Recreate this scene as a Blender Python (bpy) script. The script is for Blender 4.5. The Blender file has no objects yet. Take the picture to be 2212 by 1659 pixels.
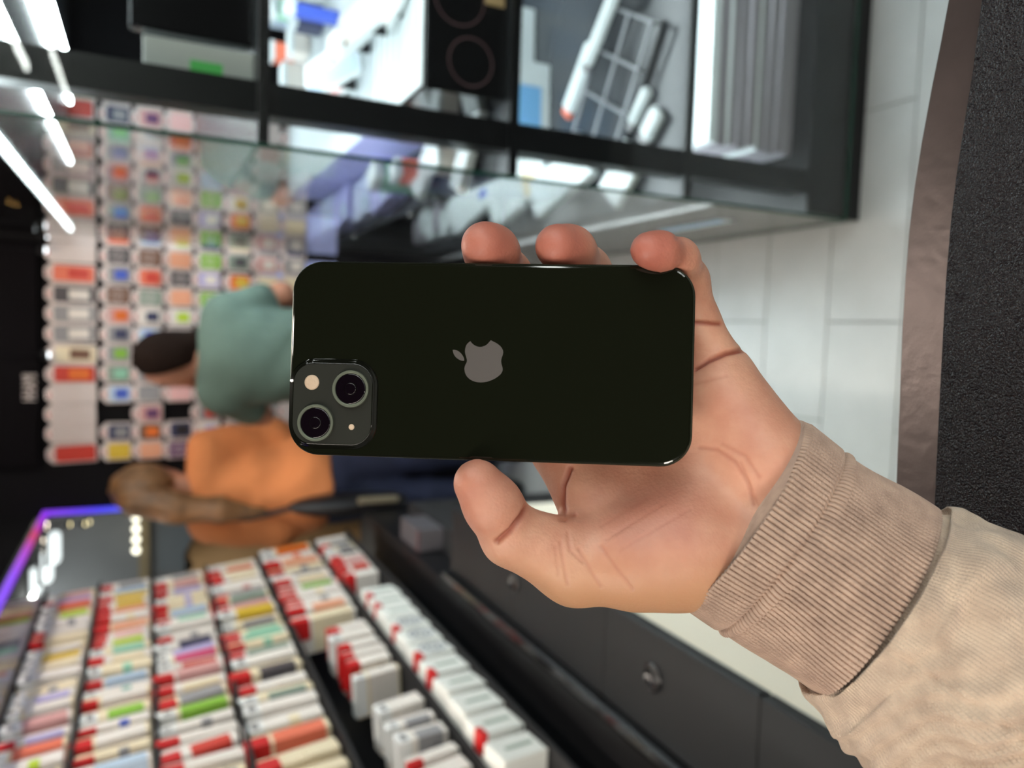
import bpy, bmesh, math, random
import numpy as np
from mathutils import Vector, Matrix, noise

random.seed(7)
SC = bpy.context.scene
COL = SC.collection

# ------------------------------------------------------------------ camera, world, light, exposure
H = 1.55
PITCH = math.radians(25.5)
YAW = math.radians(4.34)
F = 1660.0                       # focal length in pixels of the 2212 x 1659 frame
FWD = np.array([-math.sin(YAW) * math.cos(PITCH), math.cos(YAW) * math.cos(PITCH), -math.sin(PITCH)])
RGT = np.array([math.cos(YAW), math.sin(YAW), 0.0])
UPV = np.cross(RGT, FWD)
CAMP = np.array([0.0, 0.0, H])
# the phone was turned on its side: image right is world down, image up is world right
CAMM = Matrix(((-UPV[0], RGT[0], -FWD[0], 0), (-UPV[1], RGT[1], -FWD[1], 0), (-UPV[2], RGT[2], -FWD[2], H), (0, 0, 0, 1)))
# frame of the hand-held things: x = image right, y = image down, z = away from the lens (a proper rotation)
HANDM = Matrix(((-UPV[0], -RGT[0], FWD[0], 0), (-UPV[1], -RGT[1], FWD[1], 0), (-UPV[2], -RGT[2], FWD[2], H), (0, 0, 0, 1)))

cam = bpy.data.cameras.new('camera')
camo = bpy.data.objects.new('camera', cam)
COL.objects.link(camo)
camo.matrix_world = CAMM
cam.sensor_fit = 'HORIZONTAL'
cam.sensor_width = 36.0
cam.lens = 36.0 * F / 2212.0
cam.clip_start = 0.01
cam.clip_end = 60
cam.dof.use_dof = True
cam.dof.focus_distance = 0.295
cam.dof.aperture_fstop = cam.lens / 3.7
SC.camera = camo

world = bpy.data.worlds.new('world')
SC.world = world
world.use_nodes = True
world.node_tree.nodes['Background'].inputs[0].default_value = (0.80, 0.86, 0.92, 1)
world.node_tree.nodes['Background'].inputs[1].default_value = 0.10
SC.view_settings.view_transform = 'Standard'
SC.view_settings.look = 'None'
SC.view_settings.exposure = 0.75
SC.view_settings.gamma = 1.0
SC.view_settings.use_curve_mapping = False
CEIL = 2.45
TUBE_L = 17.0                    # radiance of the ceiling light lines
SHELF_L = 22.0                    # radiance of the cabinet light strips
SC.cycles.max_bounces = 8
SC.cycles.diffuse_bounces = 3
SC.cycles.glossy_bounces = 4
SC.cycles.transparent_max_bounces = 16
SC.cycles.sample_clamp_indirect = 6.0

# ------------------------------------------------------------------ picture rays to points of the room
def ray(px, py):
    return FWD + RGT * ((829.5 - py) / F) + UPV * ((1106 - px) / F)
def ony(px, py, y):
    r = ray(px, py); return CAMP + r * (y / r[1])
def onx(px, py, x):
    r = ray(px, py); return CAMP + r * (x / r[0])
def onz(px, py, z):
    r = ray(px, py); return CAMP + r * ((z - H) / r[2])
def hp(px, py, d):               # a point in the hand-held frame
    return np.array([(px - 1106) / F * d, (py - 829.5) / F * d, d])

# ------------------------------------------------------------------ materials
MATS = {}
def mat(name, col, rough=0.5, metal=0.0, **kw):
    if name in MATS:
        return MATS[name]
    m = bpy.data.materials.new(name); m.use_nodes = True
    nt = m.node_tree; b = nt.nodes['Principled BSDF']
    b.inputs['Base Color'].default_value = (*col, 1)
    b.inputs['Roughness'].default_value = rough
    b.inputs['Metallic'].default_value = metal
    if kw.get('emit'):
        b.inputs['Emission Color'].default_value = (*kw.get('ecol', col), 1)
        b.inputs['Emission Strength'].default_value = kw['emit']
    if 'spec' in kw:
        b.inputs['Specular IOR Level'].default_value = kw['spec']
    if 'coat' in kw:
        b.inputs['Coat Weight'].default_value = kw['coat']
        b.inputs['Coat Roughness'].default_value = kw.get('coatr', 0.05)
    if 'var' in kw:              # slow colour variation of the surface itself
        tc = nt.nodes.new('ShaderNodeTexCoord')
        n = nt.nodes.new('ShaderNodeTexNoise'); n.inputs['Scale'].default_value = kw.get('vscale', 8.0)
        n.inputs['Detail'].default_value = 5
        r = nt.nodes.new('ShaderNodeValToRGB')
        v = kw['var']
        r.color_ramp.elements[0].position = 0.3; r.color_ramp.elements[1].position = 0.7
        r.color_ramp.elements[0].color = (*[c * (1 - v) for c in col], 1)
        r.color_ramp.elements[1].color = (*[min(1, c * (1 + v)) for c in col], 1)
        nt.links.new(tc.outputs['Object'], n.inputs['Vector'])
        nt.links.new(n.outputs['Fac'], r.inputs['Fac'])
        nt.links.new(r.outputs['Color'], b.inputs['Base Color'])
    if 'bump' in kw:
        tc = nt.nodes.new('ShaderNodeTexCoord')
        n = nt.nodes.new('ShaderNodeTexNoise'); n.inputs['Scale'].default_value = kw.get('bscale', 60.0)
        n.inputs['Detail'].default_value = 3
        bp = nt.nodes.new('ShaderNodeBump'); bp.inputs['Strength'].default_value = kw['bump']
        bp.inputs['Distance'].default_value = kw.get('bdist', 0.001)
        nt.links.new(tc.outputs['Object'], n.inputs['Vector'])
        nt.links.new(n.outputs['Fac'], bp.inputs['Height'])
        nt.links.new(bp.outputs['Normal'], b.inputs['Normal'])
    MATS[name] = m
    return m

def srgb(r, g, b):
    f = lambda c: (c / 255 / 12.92) if c <= 10 else ((c / 255 + 0.055) / 1.055) ** 2.4
    return (f(r), f(g), f(b))

def glass_mat(name, tint=(0.965, 0.985, 0.978), f0=0.038):
    """Thin pane: what is not mirrored goes straight through."""
    if name in MATS:
        return MATS[name]
    m = bpy.data.materials.new(name); m.use_nodes = True
    nt = m.node_tree
    for n in list(nt.nodes):
        if n.type != 'OUTPUT_MATERIAL': nt.nodes.remove(n)
    out = [n for n in nt.nodes if n.type == 'OUTPUT_MATERIAL'][0]
    t = nt.nodes.new('ShaderNodeBsdfTransparent'); t.inputs[0].default_value = (*tint, 1)
    g = nt.nodes.new('ShaderNodeBsdfGlossy'); g.inputs['Roughness'].default_value = 0.01
    lw = nt.nodes.new('ShaderNodeLayerWeight'); lw.inputs['Blend'].default_value = 0.5
    p = nt.nodes.new('ShaderNodeMath'); p.operation = 'POWER'; p.inputs[1].default_value = 4.6
    ma = nt.nodes.new('ShaderNodeMath'); ma.operation = 'MULTIPLY_ADD'
    ma.inputs[1].default_value = 1 - f0; ma.inputs[2].default_value = f0
    mx = nt.nodes.new('ShaderNodeMixShader')
    nt.links.new(lw.outputs['Facing'], p.inputs[0]); nt.links.new(p.outputs[0], ma.inputs[0])
    nt.links.new(ma.outputs[0], mx.inputs[0]); nt.links.new(t.outputs[0], mx.inputs[1]); nt.links.new(g.outputs[0], mx.inputs[2])
    nt.links.new(mx.outputs[0], out.inputs['Surface'])
    MATS[name] = m
    return m

# ------------------------------------------------------------------ objects
def tag(o, label, cat, group=None, kind=None):
    o['label'] = label; o['category'] = cat
    if group: o['group'] = group
    if kind: o['kind'] = kind
    return o
def thing(name, label, cat, loc=(0, 0, 0), rz=0.0, group=None):
    o = bpy.data.objects.new(name, None); COL.objects.link(o)
    o.empty_display_size = 0.05
    o.location = loc; o.rotation_euler = (0, 0, rz)
    return tag(o, label, cat, group)
def link(name, me, m=None, parent=None, smooth=False):
    if m is not None:
        me.materials.clear()
        for mm in (m if isinstance(m, (list, tuple)) else [m]): me.materials.append(mm)
    if smooth:
        for p in me.polygons: p.use_smooth = True
    o = bpy.data.objects.new(name, me); COL.objects.link(o)
    if parent is not None: o.parent = parent
    return o
def bmobj(name, bm, m=None, parent=None, smooth=False):
    me = bpy.data.meshes.new(name); bm.normal_update(); bm.to_mesh(me); bm.free()
    return link(name, me, m, parent, smooth)
def struct(o):
    o['kind'] = 'structure'; return o
def add_box(bm, lo, hi, bev=0.0, seg=1):
    x0, y0, z0 = lo; x1, y1, z1 = hi
    c = Vector(((x0 + x1) / 2, (y0 + y1) / 2, (z0 + z1) / 2))
    g = bmesh.ops.create_cube(bm, size=1, matrix=Matrix.Translation(c) @ Matrix.Diagonal((abs(x1 - x0), abs(y1 - y0), abs(z1 - z0), 1)))
    if bev > 0:
        es = list({e for v in g['verts'] for e in v.link_edges})
        bmesh.ops.bevel(bm, geom=es, offset=bev, segments=seg, affect='EDGES')
def box(name, lo, hi, m, parent=None, bev=0.0, seg=1):
    bm = bmesh.new(); add_box(bm, lo, hi, bev, seg)
    return bmobj(name, bm, m, parent)
def add_cyl(bm, a, b, r0, r1=None, n=16):
    a = Vector(a); b = Vector(b); d = b - a
    q = d.to_track_quat('Z', 'Y').to_matrix().to_4x4()
    bmesh.ops.create_cone(bm, cap_ends=True, segments=n, radius1=r0, radius2=r0 if r1 is None else r1, depth=d.length, matrix=Matrix.Translation((a + b) / 2) @ q)
def cyl(name, a, b, r0, m, parent=None, r1=None, n=16, smooth=False):
    bm = bmesh.new(); add_cyl(bm, a, b, r0, r1, n)
    return bmobj(name, bm, m, parent, smooth)
def rrect(w, h, r, n=6):
    pts = []
    for cx, cy, a0 in ((w / 2 - r, h / 2 - r, 0), (-w / 2 + r, h / 2 - r, 90), (-w / 2 + r, -h / 2 + r, 180), (w / 2 - r, -h / 2 + r, 270)):
        for i in range(n + 1):
            a = math.radians(a0 + 90 * i / n)
            pts.append((cx + r * math.cos(a), cy + r * math.sin(a)))
    return pts
def loft(bm, rings, cap=True):
    """rings: lists of 3D points, same count; closed loops."""
    vs = [[bm.verts.new(p) for p in r] for r in rings]
    n = len(vs[0])
    for a, b in zip(vs[:-1], vs[1:]):
        for i in range(n):
            bm.faces.new((a[i], a[(i + 1) % n], b[(i + 1) % n], b[i]))
    if cap:
        bm.faces.new(list(reversed(vs[0]))); bm.faces.new(vs[-1])
    return vs
def offset_rr(w, h, r, d, n=6):
    return rrect(w - 2 * d, h - 2 * d, max(r - d, 0.0003), n)

# ------------------------------------------------------------------ implicit bodies (one continuous surface each)
def sd_cone(P, a, b, ra, rb):
    a = np.asarray(a, float); b = np.asarray(b, float)
    ba = b - a; l2 = ba @ ba
    if l2 < 1e-12:
        return np.linalg.norm(P - a, axis=-1) - max(ra, rb)
    t = np.clip(((P - a) @ ba) / l2, 0, 1)
    return np.linalg.norm(P - a - t[..., None] * ba, axis=-1) - (ra + (rb - ra) * t)
def sd_ell(P, c, r, rot=None):
    q = P - np.asarray(c, float)
    if rot is not None: q = q @ np.asarray(rot)
    r = np.asarray(r, float)
    k0 = np.linalg.norm(q / r, axis=-1); k1 = np.linalg.norm(q / (r * r), axis=-1)
    return k0 * (k0 - 1.0) / np.maximum(k1, 1e-9)
def smin(a, b, k):
    h = np.clip(0.5 + 0.5 * (b - a) / k, 0, 1)
    return b + (a - b) * h - k * h * (1 - h)
def smax(a, b, k):
    return -smin(-a, -b, k)
def surface_nets(fn, lo, hi, h):
    lo = np.asarray(lo, float); hi = np.asarray(hi, float)
    n = np.ceil((hi - lo) / h).astype(int) + 1
    ax = [lo[i] + h * np.arange(n[i]) for i in range(3)]
    V = np.empty(n, np.float32)
    for i0 in range(0, n[0], 24):
        g = np.stack(np.meshgrid(ax[0][i0:i0 + 24], ax[1], ax[2], indexing='ij'), -1)
        V[i0:i0 + 24] = fn(g)
    s = V < 0
    c = np.zeros(tuple(n - 1), np.int8)
    corners = [(i, j, k) for i in (0, 1) for j in (0, 1) for k in (0, 1)]
    def sl(A, o): return A[o[0]:A.shape[0] - 1 + o[0], o[1]:A.shape[1] - 1 + o[1], o[2]:A.shape[2] - 1 + o[2]]
    for o in corners: c += sl(s, o)
    act = (c > 0) & (c < 8)
    idx = np.full(act.shape, -1, np.int64); cells = np.argwhere(act); idx[act] = np.arange(len(cells))
    acc = np.zeros((len(cells), 3)); cnt = np.zeros(len(cells))
    for a in corners:
        for d in range(3):
            if a[d]: continue
            b = list(a); b[d] = 1
            va = V[cells[:, 0] + a[0], cells[:, 1] + a[1], cells[:, 2] + a[2]]
            vb = V[cells[:, 0] + b[0], cells[:, 1] + b[1], cells[:, 2] + b[2]]
            m = (va < 0) != (vb < 0)
            t = np.where(m, va / np.where(m, va - vb, 1), 0)
            p = np.tile(np.array(a, float), (len(cells), 1)); p[:, d] += t
            acc[m] += p[m]; cnt[m] += 1
    verts = lo + h * (cells + acc / cnt[:, None])
    quads = []
    for d in range(3):
        e = [d, (d + 1) % 3, (d + 2) % 3]
        A = s.take(range(0, n[d] - 1), axis=d); B = s.take(range(1, n[d]), axis=d)
        ed = np.argwhere(A != B)
        ed = ed[(ed[:, e[1]] > 0) & (ed[:, e[2]] > 0) & (ed[:, e[1]] < n[e[1]] - 1) & (ed[:, e[2]] < n[e[2]] - 1)]
        if not len(ed): continue
        ins = A[ed[:, 0], ed[:, 1], ed[:, 2]]
        q = []
        for u, w in ((0, 0), (1, 0), (1, 1), (0, 1)):
            cc = ed.copy(); cc[:, e[1]] -= 1 - u; cc[:, e[2]] -= 1 - w
            q.append(idx[cc[:, 0], cc[:, 1], cc[:, 2]])
        q = np.stack(q, 1)
        q[~ins] = q[~ins][:, ::-1]
        quads.append(q)
    return verts, np.concatenate(quads)
def mesh_np(name, verts, faces):
    me = bpy.data.meshes.new(name)
    nv, nf, k = len(verts), len(faces), faces.shape[1]
    me.vertices.add(nv); me.vertices.foreach_set('co', np.asarray(verts, np.float32).ravel())
    me.loops.add(nf * k); me.loops.foreach_set('vertex_index', np.asarray(faces, np.int32).ravel())
    me.polygons.add(nf); me.polygons.foreach_set('loop_start', np.arange(0, nf * k, k, dtype=np.int32))
    me.polygons.foreach_set('loop_total', np.full(nf, k, np.int32))
    me.polygons.foreach_set('use_smooth', np.ones(nf, bool))
    me.update(calc_edges=True); me.validate()
    return me
def relax(verts, faces, it=2, w=0.5):
    v = verts.copy()
    e = np.concatenate([faces[:, [i, (i + 1) % 4]] for i in range(4)])
    e = np.concatenate([e, e[:, ::-1]])
    deg = np.bincount(e[:, 0], minlength=len(v)).astype(float)
    for _ in range(it):
        s = np.stack([np.bincount(e[:, 0], weights=v[e[:, 1], i], minlength=len(v)) for i in range(3)], 1)
        v = v * (1 - w) + w * s / deg[:, None]
    return v
def vnormals(verts, faces):
    n = np.cross(verts[faces[:, 2]] - verts[faces[:, 0]], verts[faces[:, 3]] - verts[faces[:, 1]])
    out = np.zeros_like(verts)
    for i in range(4):
        for a in range(3): out[:, a] += np.bincount(faces[:, i], weights=n[:, a], minlength=len(verts))
    return out / np.maximum(np.linalg.norm(out, axis=1, keepdims=True), 1e-12)

ORD = ['first', 'second', 'third', 'fourth', 'fifth', 'sixth', 'seventh', 'eighth', 'ninth', 'tenth', 'eleventh', 'twelfth', 'thirteenth', 'fourteenth', 'fifteenth', 'sixteenth', 'seventeenth', 'eighteenth',
       'nineteenth', 'twentieth', 'twenty-first', 'twenty-second', 'twenty-third', 'twenty-fourth', 'twenty-fifth', 'twenty-sixth', 'twenty-seventh', 'twenty-eighth', 'twenty-ninth', 'thirtieth', 'thirty-first', 'thirty-second']

# ================================================================== the hand-held phone
PH_R = np.array([[0.99563493, -0.02694691, 0.0893585], [0.02552025, 0.99952855, 0.01707001], [-0.08977635, -0.01471504, 0.99585324]])
PH_T = np.array([-0.00886386, -0.00805412, 0.27707391])
PH_L, PH_W, PH_D, PH_CR = 0.1467, 0.0715, 0.0077, 0.0112
PHM = HANDM @ Matrix([[*PH_R[i], PH_T[i]] for i in range(3)] + [[0, 0, 0, 1]])
def ph(px, py, z=0.0):
    """picture point to phone coordinates (x along the phone towards its foot, y across) on the plane z"""
    d = PH_R.T @ np.array([(px - 1106) / F, (py - 829.5) / F, 1.0]); o = PH_R.T @ (-PH_T)
    t = (z - o[2]) / d[2]
    p = o + d * t
    return (p[0], p[1])
def sd_phone(P):
    q = (P - PH_T) @ PH_R
    q = np.abs(q - np.array([0, 0, PH_D / 2])) - np.array([PH_L / 2 - PH_CR, PH_W / 2 - PH_CR, PH_D / 2])
    d2 = np.linalg.norm(np.maximum(q[..., :2], 0), axis=-1) + np.minimum(np.maximum(q[..., 0], q[..., 1]), 0) - PH_CR
    return np.maximum(d2, q[..., 2])

phone = thing('smartphone', 'dark green smartphone with glossy glass back held upright in the hand', 'smartphone')
phone.matrix_world = PHM
m_pglass = mat('phone_back_glass', srgb(19, 21, 13), 0.04, spec=0.42)
m_pframe = mat('phone_frame', srgb(52, 54, 44), 0.28, 0.9)
m_bump = mat('camera_bump_glass', srgb(40, 41, 36), 0.42, spec=.3)
m_bumpedge = mat('camera_bump_edge', srgb(16, 17, 12), 0.05)
m_ring = mat('lens_ring_metal', srgb(104, 110, 96), 0.5, 0.4)
m_lens = mat('lens_glass', (0.004, 0.002, 0.004), 0.02, spec=0.6)
m_iris = mat('lens_iris', srgb(40, 24, 48), 0.25, 0.2)
m_flash = mat('flash_lens', srgb(205, 180, 155), 0.35, bump=0.6, bscale=900, bdist=0.0006)
m_logo = mat('phone_logo', srgb(92, 86, 84), 0.45, 0.35)
m_screen = mat('phone_screen', (0.006, 0.006, 0.007), 0.05)
def ring3(w, h, r, z, n=10): return [(x, y, z) for x, y in rrect(w, h, r, n)]
bm = bmesh.new()
loft(bm, [ring3(PH_L - 0.0008, PH_W - 0.0008, PH_CR - 0.0004, 0.0004), ring3(PH_L - 0.0002, PH_W - 0.0002, PH_CR, 0.0007), ring3(PH_L, PH_W, PH_CR, 0.0012),
          ring3(PH_L, PH_W, PH_CR, PH_D - 0.0012), ring3(PH_L - 0.0008, PH_W - 0.0008, PH_CR - 0.0004, PH_D - 0.0003)])
bmobj('frame', bm, m_pframe, phone)
bm = bmesh.new()
loft(bm, [ring3(PH_L - 0.0014, PH_W - 0.0014, PH_CR - 0.0007, 0.0006), ring3(PH_L - 0.0014, PH_W - 0.0014, PH_CR - 0.0007, 0.0003), ring3(PH_L - 0.002, PH_W - 0.002, PH_CR - 0.001, 0.00008),
          ring3(PH_L - 0.003, PH_W - 0.003, PH_CR - 0.0015, 0.0)][::-1])
bmesh.ops.recalc_face_normals(bm, faces=bm.faces)
bmobj('back_glass', bm, m_pglass, phone)
bm = bmesh.new()
loft(bm, [ring3(PH_L - 0.002, PH_W - 0.002, PH_CR - 0.001, PH_D - 0.0005), ring3(PH_L - 0.0022, PH_W - 0.0022, PH_CR - 0.001, PH_D)])
bmobj('screen', bm, m_screen, phone)
for a, b in ((866, 925), (945, 1005)):
    x0 = ph(a, 990)[0]; x1 = ph(b, 990)[0]
    box('volume_button', (x0, PH_W / 2 - 0.0004, 0.0026), (x1, PH_W / 2 + 0.0003, 0.0051), m_pframe, phone, 0.0002)
x0, y0 = ph(638, 784); x1, y1 = ph(803, 962)
bw, bh = x1 - x0, y1 - y0
bc = ((x0 + x1) / 2, (y0 + y1) / 2)
BZ = -0.0014
def bring(w, h, r, z): return [(bc[0] + x, bc[1] + y, z) for x, y in rrect(w, h, r, 10)]
bm = bmesh.new()
loft(bm, [bring(bw, bh, 0.0074, BZ), bring(bw + 0.0004, bh + 0.0004, 0.0076, BZ + 0.0001), bring(bw + 0.0012, bh + 0.0012, 0.008, BZ + 0.0005),
          bring(bw + 0.002, bh + 0.002, 0.0085, BZ + 0.001), bring(bw + 0.0036, bh + 0.0036, 0.0094, -0.0001), bring(bw + 0.0036, bh + 0.0036, 0.0094, 0.0004)])
bmesh.ops.recalc_face_normals(bm, faces=bm.faces)
bmp = bmobj('camera_bump', bm, [m_bumpedge], phone, True)
bm = bmesh.new()
loft(bm, [bring(bw - 0.0004, bh - 0.0004, 0.0072, BZ - 0.00004), bring(bw - 0.0003, bh - 0.0003, 0.0072, BZ + 0.0001)])
bmesh.ops.recalc_face_normals(bm, faces=bm.faces)
o = bmobj('camera_plate', bm, m_bump, phone); o['label'] = 'matte grey camera plate'
def lathe(name, prof, cx, cy, m, parent, n=48, smooth=True):
    bm = bmesh.new()
    rings = [[(cx + r * math.cos(2 * math.pi * i / n), cy + r * math.sin(2 * math.pi * i / n), z) for i in range(n)] for r, z in prof]
    loft(bm, rings, cap=True)
    bmesh.ops.recalc_face_normals(bm, faces=bm.faces)
    return bmobj(name, bm, m, parent, smooth)
LZ = BZ - 0.0015
for (px, py) in ((756.5, 840), (680.5, 913.5)):
    cx, cy = ph(px, py, LZ)
    R = 0.00675
    lr = lathe('lens_ring', [(R - 0.0011, BZ - 0.0004), (R - 0.0011, LZ + 0.0002), (R - 0.0008, LZ), (R - 0.0001, LZ), (R, LZ + 0.0002), (R, BZ + 0.0002)], cx, cy, m_ring, phone, smooth=False)
    lathe('lens_glass', [(R - 0.00105, BZ - 0.0002), (R - 0.00105, LZ + 0.0005), (R - 0.0016, LZ + 0.00035), (0.0001, LZ + 0.0002)], cx, cy, m_lens, lr)
    lathe('lens_iris', [(0.0024, LZ + 0.00026), (0.0018, LZ + 0.00018), (0.0001, LZ + 0.00012)], cx, cy, m_lens, lr)
cx, cy = ph(674, 826, BZ)
fl = lathe('flash_lens', [(0.00275, BZ + 0.0001), (0.00275, BZ - 0.0002), (0.0022, BZ - 0.0004), (0.0001, BZ - 0.00055)], cx, cy, m_flash, phone, 32)
fl['label'] = 'round cream flash lens'
cx, cy = ph(759.5, 922.5, BZ)
lathe('microphone_hole', [(0.00105, BZ + 0.0001), (0.00105, BZ - 0.00015), (0.0009, BZ - 0.0002), (0.0001, BZ - 0.00022)], cx, cy, m_flash, phone, 20)
LOGO = [(787,383),(830,435),(880,475),(940,503),(1005,512),(1070,505),(1130,480),(1180,440),(1215,400),(1245,362),(1300,390),(1370,425),(1440,475),(1490,530),(1520,590),(1525,640),(1515,690),(1497,740),(1482,790),(1478,840),(1485,890),(1500,940),(1512,990),(1512,1030),(1500,1070),(1470,1120),(1420,1165),(1350,1215),(1270,1255),(1190,1285),(1100,1303),(1010,1307),(930,1300),(850,1278),(780,1240),(720,1185),(685,1130),(665,1070),(657,1010),(662,960),(675,915),(695,880),(710,845),(713,815),(705,770),(690,720),(675,670),(668,610),(675,550),(690,490),(720,440)]
LEAF = [(393,580),(440,578),(490,590),(540,620),(590,668),(625,720),(648,775),(652,815),(640,823),(600,822),(550,805),(500,775),(455,735),(420,680),(402,630)]
def plate(name, pts, z0, z1, m, parent):
    bm = bmesh.new()
    lo = [bm.verts.new((x, y, z0)) for x, y in pts]; hi = [bm.verts.new((x, y, z1)) for x, y in pts]
    n = len(pts)
    for i in range(n): bm.faces.new((lo[i], lo[(i + 1) % n], hi[(i + 1) % n], hi[i]))
    bm.faces.new(lo); bm.faces.new(hi[::-1])
    bmesh.ops.triangulate(bm, faces=[f for f in bm.faces if len(f.verts) > 4])
    bmesh.ops.recalc_face_normals(bm, faces=bm.faces)
    return bmobj(name, bm, m, parent)
def zpt(x, y): return ph(940 + x / 10.37, 700 + y / 10.37)
lg = plate('logo', [zpt(*p) for p in LOGO], -0.00006, 0.0001, m_logo, phone)
lg['label'] = 'grey bitten apple emblem'
plate('logo_leaf', [zpt(*p) for p in LEAF], -0.00006, 0.0001, m_logo, lg)

# ================================================================== the hand that holds it
def R_(px, d): return px * d / F
def chain(P, pts, k):
    d = None
    for (a, b) in zip(pts[:-1], pts[1:]):
        c = sd_cone(P, hp(*a[:3]), hp(*b[:3]), R_(a[3], a[2]), R_(b[3], b[2]))
        d = c if d is None else smin(d, c, k)
    return d
MIDDLE = [(1300, 880, .312, 62), (1130, 715, .326, 58), (1090, 600, .312, 56), (1062, 545, .2915, 54), (1045, 528, .2845, 48)]
RING = [(1420, 815, .310, 60), (1300, 680, .322, 56), (1262, 590, .311, 54), (1230, 545, .292, 52), (1203, 532, .2835, 48)]
PINKY = [(1558, 806, .303, 58), (1506, 694, .300, 46.5), (1484, 606, .292, 45), (1464, 560, .2800, 44), (1425, 543, .2705, 41), (1400, 540, .2680, 39)]
INDEX = [(1240, 985, .309, 62), (1060, 850, .322, 56), (960, 760, .316, 52), (900, 715, .304, 46)]
THUMB = [(1460, 1195, .290, 112), (1245, 1214, .290, 88), (1106, 1156, .283, 67), (1064, 1090, .277, 61), (1032, 1044, .2745, 53)]
def sd_hand(P):
    d = sd_cone(P, hp(1690, 1090, .297), hp(1300, 960, .310), R_(110, .297), R_(64, .310))
    for a, b in (((1690, 1060, .298, 100), (1310, 880, .312, 64)), ((1680, 1040, .298, 100), (1430, 820, .310, 64)), ((1660, 1030, .296, 105), (1555, 815, .303, 66)),
                 ((1640, 985, .291, 100), (1560, 850, .298, 76)), ((1640, 1170, .292, 114), (1475, 1184, .289, 119)), ((1475, 1184, .289, 119), (1375, 1205, .287, 112)),
                 ((1700, 1080, .297, 140), (1850, 1190, .291, 130)), ((1660, 1190, .290, 118), (1850, 1290, .286, 118)), ((1480, 1080, .301, 110), (1300, 1050, .306, 66)), ((1228, 990, .309, 68), (1288, 1115, .300, 72))):
        d = smin(d, sd_cone(P, hp(*a[:3]), hp(*b[:3]), R_(a[3], a[2]), R_(b[3], b[2])), 0.009)
    # the hollow of the palm under the phone
    for f, k in ((MIDDLE, .006), (RING, .006), (INDEX, .006)):
        d = smin(d, chain(P, f, .006), k)
    d = smin(d, chain(P, PINKY, .0035), .0045)
    t = sd_cone(P, hp(*THUMB[0][:3]), hp(*THUMB[1][:3]), R_(112, .29), R_(88, .29))
    t = smin(t, sd_cone(P, hp(*THUMB[1][:3]), hp(*THUMB[2][:3]), R_(88, .29), R_(67, .283)), .006)
    t = smin(t, chain(P, THUMB[2:], .004), .003)
    d = smin(d, t, .005)
    return smax(d, -(sd_phone(P) - 0.0003), 0.0012)
corner = np.array([hp(x, y, z) for x in (860, 1900) for y in (440, 1420) for z in (.235, .345)])
hv, hf = surface_nets(sd_hand, corner.min(0), corner.max(0), 0.0011)
hv = relax(hv, hf, 3, 0.5)
tmp = link('hand_tmp', mesh_np('hand_tmp', hv, hf))
tmp.modifiers.new('s', 'SUBSURF').levels = 1
bpy.context.view_layer.update()
tme = bpy.data.meshes.new_from_object(tmp.evaluated_get(bpy.context.evaluated_depsgraph_get()))
hv = np.empty(len(tme.vertices) * 3, np.float32); tme.vertices.foreach_get('co', hv); hv = hv.reshape(-1, 3).astype(float)
hf = np.empty(len(tme.loops), np.int32); tme.loops.foreach_get('vertex_index', hf); hf = hf.reshape(-1, 4)
bpy.data.objects.remove(tmp); bpy.data.meshes.remove(tme)
def polydist(pts, poly):
    best = np.full(len(pts), 1e9)
    for a, b in zip(poly[:-1], poly[1:]):
        a = np.array(a, float); b = np.array(b, float); ab = b - a
        t = np.clip(((pts - a) @ ab) / (ab @ ab), 0, 1)
        best = np.minimum(best, np.linalg.norm(pts - a - t[:, None] * ab, axis=1))
    return best
CREASES = [  # line over the skin, depth in mm, width in pixels
    ([(1142, 1088), (1130, 1112), (1104, 1146), (1074, 1170)], 1.9, 5.5), ([(1213, 1120), (1240, 1112)], 1.0, 6),
    ([(1500, 796), (1530, 778), (1570, 762), (1622, 752)], 1.9, 5), ([(1495, 698), (1556, 699)], 1.3, 4.5),
    ([(1222, 1120), (1214, 1090), (1216, 1050), (1232, 1012)], 1.5, 6),
    ([(1512, 966), (1550, 972), (1590, 1000), (1616, 1045), (1628, 1090)], .5, 4.5), ([(1560, 960), (1610, 985), (1640, 1030)], .4, 4.5),
    ([(1210, 1170), (1216, 1215), (1226, 1262)], .3, 4), ([(1250, 1185), (1272, 1225), (1296, 1266)], .34, 4), ([(1298, 1180), (1330, 1225), (1366, 1272)], .34, 4),
    ([(1226, 1150), (1232, 1190), (1260, 1215)], .3, 4), ([(1465, 512), (1470, 504), (1476, 498)], .9, 6), ([(1600, 1000), (1640, 1100)], .25, 4), ([(1300, 1135), (1350, 1105), (1400, 1075)], .18, 4), ([(1310, 1165), (1380, 1120), (1440, 1085)], .18, 4), ([(1340, 1190), (1420, 1140), (1490, 1100)], .18, 4), ([(1200, 1180), (1206, 1240)], .22, 4), ([(1500, 830), (1570, 812)], .25, 4)]
hn = vnormals(hv, hf)
scr = np.stack([1106 + F * hv[:, 0] / hv[:, 2], 829.5 + F * hv[:, 1] / hv[:, 2]], 1)
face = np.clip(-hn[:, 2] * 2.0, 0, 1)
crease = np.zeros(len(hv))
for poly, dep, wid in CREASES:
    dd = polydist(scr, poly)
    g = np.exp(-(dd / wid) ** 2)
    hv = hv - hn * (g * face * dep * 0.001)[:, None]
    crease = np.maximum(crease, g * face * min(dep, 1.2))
hv = relax(hv, hf, 1, 0.2)
me = mesh_np('hand', hv, hf)
ca = me.color_attributes.new('skin', 'FLOAT_COLOR', 'POINT')
def near(p, r):
    return np.exp(-(np.linalg.norm(hv - p, axis=1) / r) ** 2)
red = np.zeros(len(hv))
for f, a in ((MIDDLE, 1.0), (RING, 1.0), (PINKY, 1.0), (THUMB, .55)): red = np.maximum(red, a * near(hp(*f[-1][:3]), .016))
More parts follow.
